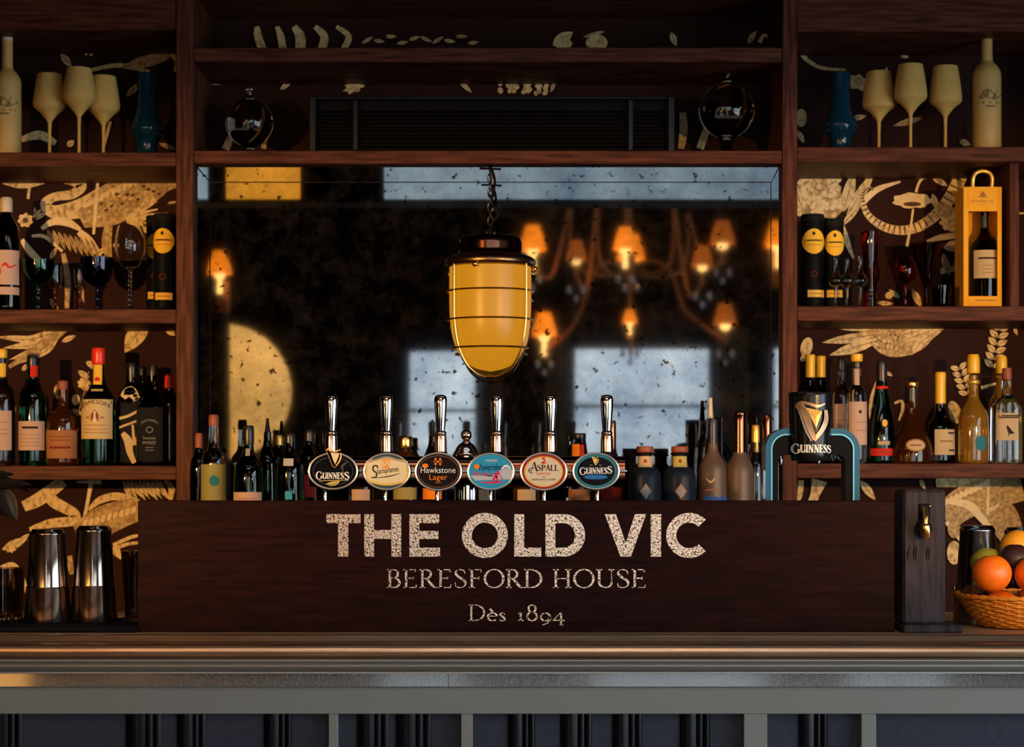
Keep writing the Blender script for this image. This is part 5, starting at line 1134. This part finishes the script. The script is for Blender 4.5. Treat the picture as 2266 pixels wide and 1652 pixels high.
g = MB(); bf2 = lambda u, v: (X(u, Yb), Yb - .0005, Z(v, Yb)); sans(g, 'FONSECA', 2150, 2199, 448, 442, 'paper_brownlab', bf2); sans(g, 'PORTO', 2166, 2184, 454, 451, 'paper_brownlab', bf2); g.poly([(2175, 422), (2183, 433), (2175, 436), (2167, 433)], 'paper_brownlab', bf2); g.ribbon([(2164, 436), (2186, 436)], 1.6, 'paper_brownlab', bf2); g.ribbon([(2158, 664), (2204, 664)], 2.4, 'paper_brownlab', bf2)
relf(g, 'box_lettering', t, None, False)
bottle('dark port bottle with a cream label inside the orange gift box', 2178, Yb + .052, z + .007, [(34, 674), (34, 555), (30, 536), (14, 520), (10, 505), (10, 480), (11, 472)], 'glass_black', [('capsule', [(10.6, 505), (10.6, 474), (9, 470)], 'foil_black')], [(2150, 2206, 556, 618, 'paper_tan', art(lines(2158, 2198, [574], w=4), lines(2166, 2190, [590, 598, 606], 'paper_brownlab', 1.5)))])

# --- third row, left shelves
z = LS[2]; Y = SHY
bottle('clear spirit bottle with orange cap and cream label at the left picture edge', 3, Y, z, [(32, 1028), (32, 880), (27, 862), (13, 846), (11, 826), (11, 790)], 'glass_smoke', [('cap', [(12, 792), (13, 788), (13, 776), (11, 772)], 'foil_yellow')], [(-26, 30, 909, 996, 'paper_pink', lines(-20, 24, [934, 950, 960], 'paper_brownlab')), (-6, 14, 804, 834, 'paper_yellow', None, 'neck_label')])
bottle('green whiskey bottle with red neck seal and pinkish label', 72, Y, z, [(30, 1027), (30, 880), (25, 862), (15, 846), (13, 822), (12, 796)], 'glass_bottle_green', [('cap', [(12.5, 812), (13, 808), (13, 790), (11, 786)], 'foil_black')], [(43, 101, 932, 996, 'paper_pink', art(lines(54, 90, [946], w=5), lines(50, 94, [962, 970, 978, 986], 'paper_brownlab', 1.2))), (70, 85, 809, 834, 'paper_red', None, 'neck_seal')])
bottle('squat amber whiskey bottle with brown label', 139, Y, z, [(35, 1027), (36, 935), (32, 918), (14, 906), (11, 890), (11, 858)], 'glass_amber', [('stopper', [(11, 862), (12, 858), (12, 846), (10, 842)], 'cap_rust')], [(105, 173, 952, 1014, 'paper_brownlab', art(lines(116, 162, [966, 974], 'paper_wine'), lines(108, 170, [990], 'paper_wine', 5)))])
def crest(g, nf):
    sans(g, 'JAMESON', 188, 247, 906, 894, 'paper_ink', nf(), arc=-9)
    f = nf(); g.poly([(208, 918), (217, 906), (226, 918), (226, 932), (208, 932)], 'paper_rust', f); f = nf(); g.ribbon([(217, 910), (217, 934)], 4, 'paper_white', f)
    f = nf()
    for a, b in ((197, 205), (229, 237)): g.ribbon([(a, 924), (b, 924)], 4, 'paper_brownlab', f)
    for y in (941, 950, 957): g.ribbon([(190 + i * 9, y) for i in range(7)], 1.5, 'paper_brownlab', f)
bottle('green whiskey bottle with red cap and arched cream label', 218, Y, z, [(37, 1027), (37, 900), (34, 876), (20, 858), (14, 844), (12.5, 820), (12, 800)], 'glass_bottle_green', [('cap', [(14, 806), (15, 802), (15, 776), (13, 770)], 'foil_red')], [(183, 252, 884, 971, 'paper_khaki' if 0 else 'paper_cream', crest), (209, 228, 807, 851, 'paper_yellow', disc(218, 840, 6, 6, 'paper_red'), 'neck_label'), (206, 232, 861, 866, 'paper_khaki', None, 'shoulder_band')])
bottle('slim square bottle with pale slanting striped label', 291, Y, z, [(24, 1027), (25, 880), (22, 862), (12, 852), (10, 838), (10, 812)], 'glass_black', [('cap', [(11, 850), (11, 840), (12, 808), (10, 803)], 'foil_black')],
       [(270, 312, 866, 1022, 'paper_black', art(strip([(276, 880), (292, 866), (308, 884)], [14, 24, 14], 'paper_cream'), strip([(268, 926), (290, 920), (312, 908)], 6, 'paper_cream'), strip([(268, 946), (290, 938), (312, 930)], 5, 'paper_tan'), strip([(276, 958), (288, 975), (292, 1000), (302, 1024)], [10, 18, 14, 10], 'paper_cream'), strip([(304, 940), (304, 985)], [16, 12], 'paper_cream')))], sq=5)
bottle('dark slim bottle behind the striped label bottle', 315, 5.52, z, [(22, 1027), (22, 880), (18, 866), (10, 850), (9, 815)], 'glass_black', [('cap', [(10, 830), (10, 814), (8, 810)], 'foil_black')])
def jd(g, nf):
    sans(g, "JACK DANIEL'S", 318, 356, 941, 934, 'paper_grey', nf(), arc=-7); g.ring(337, 951, 7, 6, 1.4, 'paper_grey', nf()); sans(g, 'Tennessee', 322, 350, 972, 966, 'paper_grey', nf()); sans(g, 'WHISKEY', 321, 352, 983, 976, 'paper_grey', nf()); f = nf()
    for y in (990, 996): g.ribbon([(328, y), (346, y)], 1.2, 'paper_grey', f)
bottle('square black labelled whiskey bottle with black cap', 338, 5.40, z, [(33, 1028), (33, 912), (30, 894), (16, 872), (12, 860), (11, 830)], 'glass_black', [('cap', [(11.5, 862), (11.5, 815), (10, 808)], 'foil_black')], [(310, 366, 902, 1020, 'paper_black', jd)], sq=6)
bottle('dark bottle with red capsule squeezed behind the square bottle against the post', 374, 5.53, z, [(24, 1027), (24, 900), (20, 884), (10, 870), (9, 830)], 'glass_ruby', [('capsule', [(10, 886), (10, 834), (8, 829)], 'foil_red')])

# --- third row, right shelves
z = RS[2]
for px, top, lb in ((1793, 785, 'dark bottle with yellow capsule, nearer the post of the two behind the beer tower'), (1816, 788, 'dark bottle with yellow capsule, farther from the post of the two behind the beer tower')):
    bottle(lb, px, 5.45 if px < 1800 else 5.52, z, [(26, 1023), (26, 910), (20, 880), (12, 850), (10, 825), (10, 800)], 'glass_black', [('capsule', [(10.8, 836), (10.8, top + 12), (11.4, top + 8), (11, top), (9, top - 1)], 'foil_yellow')], group='dark bottles with yellow capsules')
bottle('slim clear bottle with black cap and cream label behind its twin', 1862, 5.50, z, [(22, 1023), (22, 872), (16, 862), (9, 852), (8, 822)], 'glass_clear', [('cap', [(9, 822), (10, 818), (10, 794), (8, 790)], 'foil_black')], [(1842, 1882, 894, 986, 'paper_pink', lines(1850, 1874, [930], 'paper_brownlab'))])
bottle('slim clear bottle with cork top and tall cream label', 1896, 5.42, z, [(22, 1023), (22, 868), (18, 860), (10, 852), (9, 814)], 'glass_clear', [('neck_wrap', [(10, 815), (10.5, 812), (10.5, 800), (10, 799)], 'foil_black'), ('cork', [(11, 800), (13, 797), (13, 784), (12, 783)], 'foil_yellow')], [(1876, 1917, 889, 984, 'paper_pink', art(disc(1900, 911, 3.5, 4, 'paper_ink'), lines(1892, 1914, [934, 952], 'paper_brownlab'))), (1889, 1900, 816, 852, 'paper_pink', None, 'neck_strip')])
bottle('dark green champagne bottle with red neck ring and red foot band', 1951, 5.42, z, [(29, 1024), (29, 950), (24, 915), (17, 880), (13, 855), (11.5, 830), (11.5, 800)], 'glass_bottle_green', [('foil', [(12.4, 852), (12.2, 830), (12.2, 800), (10, 795)], 'foil_black')], [(1937, 1965, 854, 860, 'paper_red', None, 'neck_ring'), (1924, 1978, 992, 1008, 'paper_red', lines(1930, 1970, [1000], 'paper_rust', 3), 'foot_band'), (1945, 1962, 928, 945, 'paper_black', disc(1953, 936, 6, 8, 'paper_gold_paper')), (1938, 1964, 976, 984, 'paper_tan', None, 'date_label')])
bottle('squat dark cognac decanter with oval label', 2018, 5.41, z, [(48, 1024), (48, 994), (40, 968), (24, 940), (15, 910), (13, 880), (13, 856)], 'glass_amber', [('stopper', [(12, 860), (15, 854), (15, 845), (12, 841)], 'brass'), ('neck_wrap', [(13.6, 892), (13.6, 860)], 'foil_black')], [(2012, 2024, 982, 990, 'paper_brownlab', art(disc(2018, 985, 22, 14, 'paper_brownlab'), disc(2018, 985, 19, 11, 'paper_tan'), lines(2005, 2031, [985], 'paper_rust', 3)))], cat='decanter', name='decanter')
bottle('clear bottle with long gold capsule and angled cream label', 2081, 5.42, z, [(31, 1024), (31, 950), (27, 934), (14, 918), (11, 900), (11, 890)], 'glass_smoke', [('capsule', [(11.6, 892), (11.6, 836), (12.2, 833), (12.2, 826), (10, 823)], 'foil_yellow')], [(2063, 2111, 950, 1006, 'paper_tan', art(lines(2092, 2108, [958], w=4), lines(2074, 2104, [976], 'paper_brownlab', 4), lines(2094, 2108, [996], w=4)))])
bottle('round shouldered bottle of orange liqueur with yellow cap', 2154, 5.40, z, [(33, 1025), (33, 935), (30, 912), (18, 892), (11, 880), (10, 850), (10, 830)], 'glass_orange', [('cap', [(13, 826), (14, 823), (14, 802), (13, 790), (11, 784)], 'foil_yellow'), ('neck_ring', [(11, 850), (14, 848), (14, 842), (11, 840)], 'foil_gold')], [(2160, 2168, 974, 984, 'paper_teal', art(disc(2164, 980, 13, 17, 'paper_teal')))])
bottle('flask shaped bottle with yellow cap behind the bird label bottle', 2216, 5.52, z, [(30, 1024), (32, 920), (26, 884), (13, 864), (11, 840), (11, 830)], 'glass_orange', [('cap', [(12.5, 826), (12.5, 796), (10.5, 788)], 'foil_yellow')])
def bird(g, nf):
    f = nf(); g.ribbon([(2220, 942), (2224, 950), (2228, 956), (2236, 958)], [3, 8, 9, 2], 'paper_ink', f, 4); g.ribbon([(2224, 958), (2223, 966)], 2, 'paper_ink', f)
    for y in (920, 924): g.ribbon([(2202 + i * 9, y) for i in range(6)], 3, 'paper_ink', nf())
bottle('clear square shouldered bottle with dark stopper and bird label', 2228, 5.40, z, [(33, 1025), (33, 905), (30, 892), (14, 880), (10, 866), (9, 840)], 'glass_clear', [('stopper', [(9, 842), (11, 838), (11, 822), (10, 814)], 'cap_rust')], [(2198, 2245, 914, 974, 'paper_tan', bird)], sq=4)

# --- bottles standing on the back counter before the mirror
z = LEDGE
bottle('pale bottle with olive label and rust cap beside the left post', 473, 5.065, z, [(28, 1110), (28, 1020), (25, 1006), (13, 994), (11, 975), (10, 940)], 'glass_clear', [('cap', [(11, 942), (11.5, 938), (11.5, 922), (9, 917)], 'cap_rust')], [(446, 500, 1027, 1108, 'paper_olive', art(disc(478, 1063, 11, 12, 'paper_teal')))])
bottle('dark bottle hard against the left post before the mirror', 440, 5.201, z, [(20, 1110), (20, 1030), (16, 1012), (9, 1000), (8, 965)], 'glass_black', [('capsule', [(9, 990), (9, 962), (7, 958)], 'cap_rust')])
bottle('broad green gin bottle with beige label before the lit lantern reflection', 550, 5.020, z, [(34, 1110), (34, 1045), (28, 1022), (13, 1004), (11, 985), (11, 962)], 'glass_green', [('cap', [(12, 984), (12.5, 980), (12.5, 946), (10, 941)], 'foil_black')], [(519, 581, 1088, 1110, 'paper_pink', lines(530, 570, [1102], 'paper_brownlab')), (545, 555, 992, 1008, 'paper_grey', None, 'neck_label')])
bottle('tall dark bottle with thin neck between two green bottles', 592, 5.178, z, [(24, 1110), (24, 1030), (18, 1004), (9, 984), (8, 956)], 'glass_black', [('pourer', [(7, 958), (5, 945), (3, 925)], 'paint_black')])
bottle('dark green bottle with pale neck label beside the first tap badge', 641, 5.065, z, [(32, 1110), (32, 1040), (27, 1018), (14, 1003), (11, 985), (11, 965)], 'glass_bottle_green', [('cap', [(12, 980), (12, 962), (10, 958)], 'foil_black')], [(630, 652, 1014, 1030, 'paper_silver', None, 'neck_label'), (634, 650, 1086, 1104, 'paper_skyblue', None)])
bottle('dark bottle with gold neck between the green bottles and the taps', 617, 5.235, z, [(22, 1110), (22, 1025), (17, 1005), (9, 990), (8, 968)], 'glass_black', [('capsule', [(9, 985), (9, 966), (7, 962)], 'foil_gold')])
bottle('dark bottle half hidden behind the first beer tap', 684, 5.201, z, [(26, 1110), (26, 1020), (20, 1000), (10, 985), (9, 962)], 'glass_black', [('cap', [(10, 975), (10, 955), (8, 951)], 'foil_black')], [(668, 700, 1050, 1100, 'paper_wine', None)])
bottle('copper topped bottle between the second and third taps', 897, 5.178, z, [(28, 1110), (28, 1030), (24, 1012), (15, 1002), (13, 990)], 'glass_amber', [('cap', [(14, 994), (16, 990), (16, 968), (13, 964)], 'brass')], [(872, 922, 1078, 1104, 'paper_olive', None)])
bottle('dark red bottle with thin pourer beside the third tap', 957, 5.156, z, [(22, 1110), (22, 1020), (16, 1000), (9, 985), (8, 966)], 'glass_ruby', [('pourer', [(7, 968), (4, 950), (2.5, 928)], 'paint_black')], [(936, 978, 1080, 1104, 'paper_orange', None)])
bottle('dark topped bottle with orange and red label between fifth and sixth taps', 1282, 5.156, z, [(24, 1110), (24, 1040), (20, 1010), (16, 985), (14, 968)], 'glass_clear', [('cap', [(14, 972), (15, 968), (15, 960), (13, 958)], 'foil_black')], [(1266, 1282, 982, 1012, 'paper_orange', None, 'neck_label'), (1283, 1292, 984, 1012, 'paper_red', None, 'neck_strip'), (1255, 1306, 1082, 1106, 'paper_brownlab', None)])
bottle('bottle with copper foil neck just behind the last tap', 1354, 5.178, z, [(26, 1110), (26, 1040), (20, 1018), (9, 1000), (8.5, 945)], 'glass_amber', [('capsule', [(9.4, 1000), (9.4, 938), (8, 930)], 'copper_dark')], [(1330, 1378, 1078, 1106, 'paper_wine', None)])
for px, m_, lb in ((800, 'glass_clear', 'squat clear bottle glimpsed under the tap rail between first and second badges'), (1065, 'glass_smoke', 'smoky bottle glimpsed under the tap rail by the fourth badge'), (1165, 'glass_amber', 'amber bottle glimpsed under the tap rail between fourth and fifth badges')):
    bottle(lb, px, 5.122, z, [(30, 1110), (30, 1068), (22, 1052), (11, 1044), (10, 1022)], m_, [('cap', [(11, 1030), (11, 1018), (9, 1014)], 'foil_gold')], [(px - 20, px + 20, 1082, 1108, {800: 'paper_pink', 1065: 'paper_slate', 1165: 'paper_tan'}[px], None)])
def diamond(c):
    def a(g, nf):
        f = nf(); g.poly([(c, 1068), (c + 13.5, 1086), (c, 1104), (c - 13.5, 1086)], 'paper_brownlab', f); f = nf(); g.poly([(c, 1071), (c + 11, 1086), (c, 1101), (c - 11, 1086)], 'paper_grey', f)
    return a
for px, nl, lb in ((1427, 'paper_tan', 'squat navy apothecary bottle with diamond label nearer the tap rail'), (1504, 'paper_khaki', 'squat navy apothecary bottle with diamond label nearer the frosted bottles')):
    bottle(lb, px, 5.020, z, [(37, 1130), (37, 1062), (34, 1044), (24, 1032), (16, 1027), (16, 1006), (16, 1000)], 'glass_navy', [('stopper', [(17, 1001), (19, 999), (19, 989), (17.5, 987)], 'cap_rust'), ('wire_ring', [(16.5, 1007), (20.5, 1005), (20.5, 1002), (16.5, 1000)], 'paint_black')], [(px - 15.5, px + 15.5, 1009, 1033, nl, art(disc(px, 1020, 4, 5, 'paper_rust')), 'neck_label'), (px - 4, px + 4, 1082, 1090, 'paper_grey', diamond(px))], group='navy apothecary bottles')
bottle('frosted bottle with dark blue foil neck and orange bird print', 1577, 5.043, z, [(33, 1130), (33, 1050), (30, 1028), (18, 1010), (12, 996), (10.5, 985), (10, 935)], 'frosted_brown', [('foil', [(11, 980), (11, 932), (9.5, 926)], 'foil_navy')], [(1552, 1602, 1040, 1100, 'frosted_brown', art(strip([(1560, 1058), (1570, 1066), (1580, 1056)], [2, 5, 2], 'paper_tan'), strip([(1558, 1084), (1590, 1080)], 3, 'paper_brownlab'), strip([(1556, 1101), (1606, 1101)], 9, 'paper_blue')))])
bottle('slim dark bottle with black pourer behind the blue foil bottle', 1572, 5.224, z, [(22, 1110), (20, 1000), (12, 970), (9, 940), (8, 925)], 'glass_smoke', [('pourer', [(7, 926), (5, 905), (4, 880)], 'cap_pale')])
bottle('frosted bottle with copper neck', 1637, 5.043, z, [(32, 1130), (32, 1052), (29, 1030), (19, 1012), (15, 1004), (14, 990)], 'frosted_brown', [('capsule', [(15, 1008), (14.6, 960), (14.8, 920), (15.5, 918), (15.5, 912), (13, 910)], 'copper_dark')])
bottle('slim pale bottle with gold neck beside the beer tower', 1672, 5.178, z, [(20, 1110), (20, 1035), (14, 1010), (9, 985), (8, 950)], 'glass_clear', [('capsule', [(9, 1000), (9, 945), (7, 940)], 'foil_gold')])
bottle('slim bottle with copper capsule at the right edge of the mirror', 1697, 5.178, z, [(20, 1110), (20, 1035), (15, 1005), (11, 985), (10.5, 925)], 'glass_smoke', [('capsule', [(11, 980), (11, 922), (9, 916)], 'copper_dark')])

# --- round decanters on the high shelf
def globe_decanter(label, px, zb, cy, r, top):
    Y = 5.43; k = Y / FOC; t = thing('globe_decanter', label, 'decanter', (X(px, Y), Y, zb), 'round clear glass decanters'); c = Z(cy, Y) - zb; R = r * k
    base = max(c - R * .93, .006); pr = [(.020, 0), (.024, .004), (.012, base * .6), (R * .35, base)] + [(R * math.sin(a), c - R * math.cos(a)) for a in [.42 + (PI - .62) * i / 20 for i in range(21)]]; tp = Z(top, Y) - zb
    pr += [(.009, c + R * 1.08), (.008, tp - .02), (.011, tp - .012)]
    MB().lathe([(0, 0)] + pr + [(0, tp - .012)], 'glass_smoke', seg=36).build('globe', t)
    MB().lathe([(0, tp - .014), (.008, tp - .012), (.012, tp - .004), (.008, tp), (0, tp)], 'glass_clear', seg=16).build('stopper', t)
globe_decanter('smaller round clear glass decanter on the high shelf by the left post', 552, MS[1], 272, 53, 196)
globe_decanter('larger round clear glass decanter on the high shelf by the right post', 1608, MS[1], 244, 62, 156)
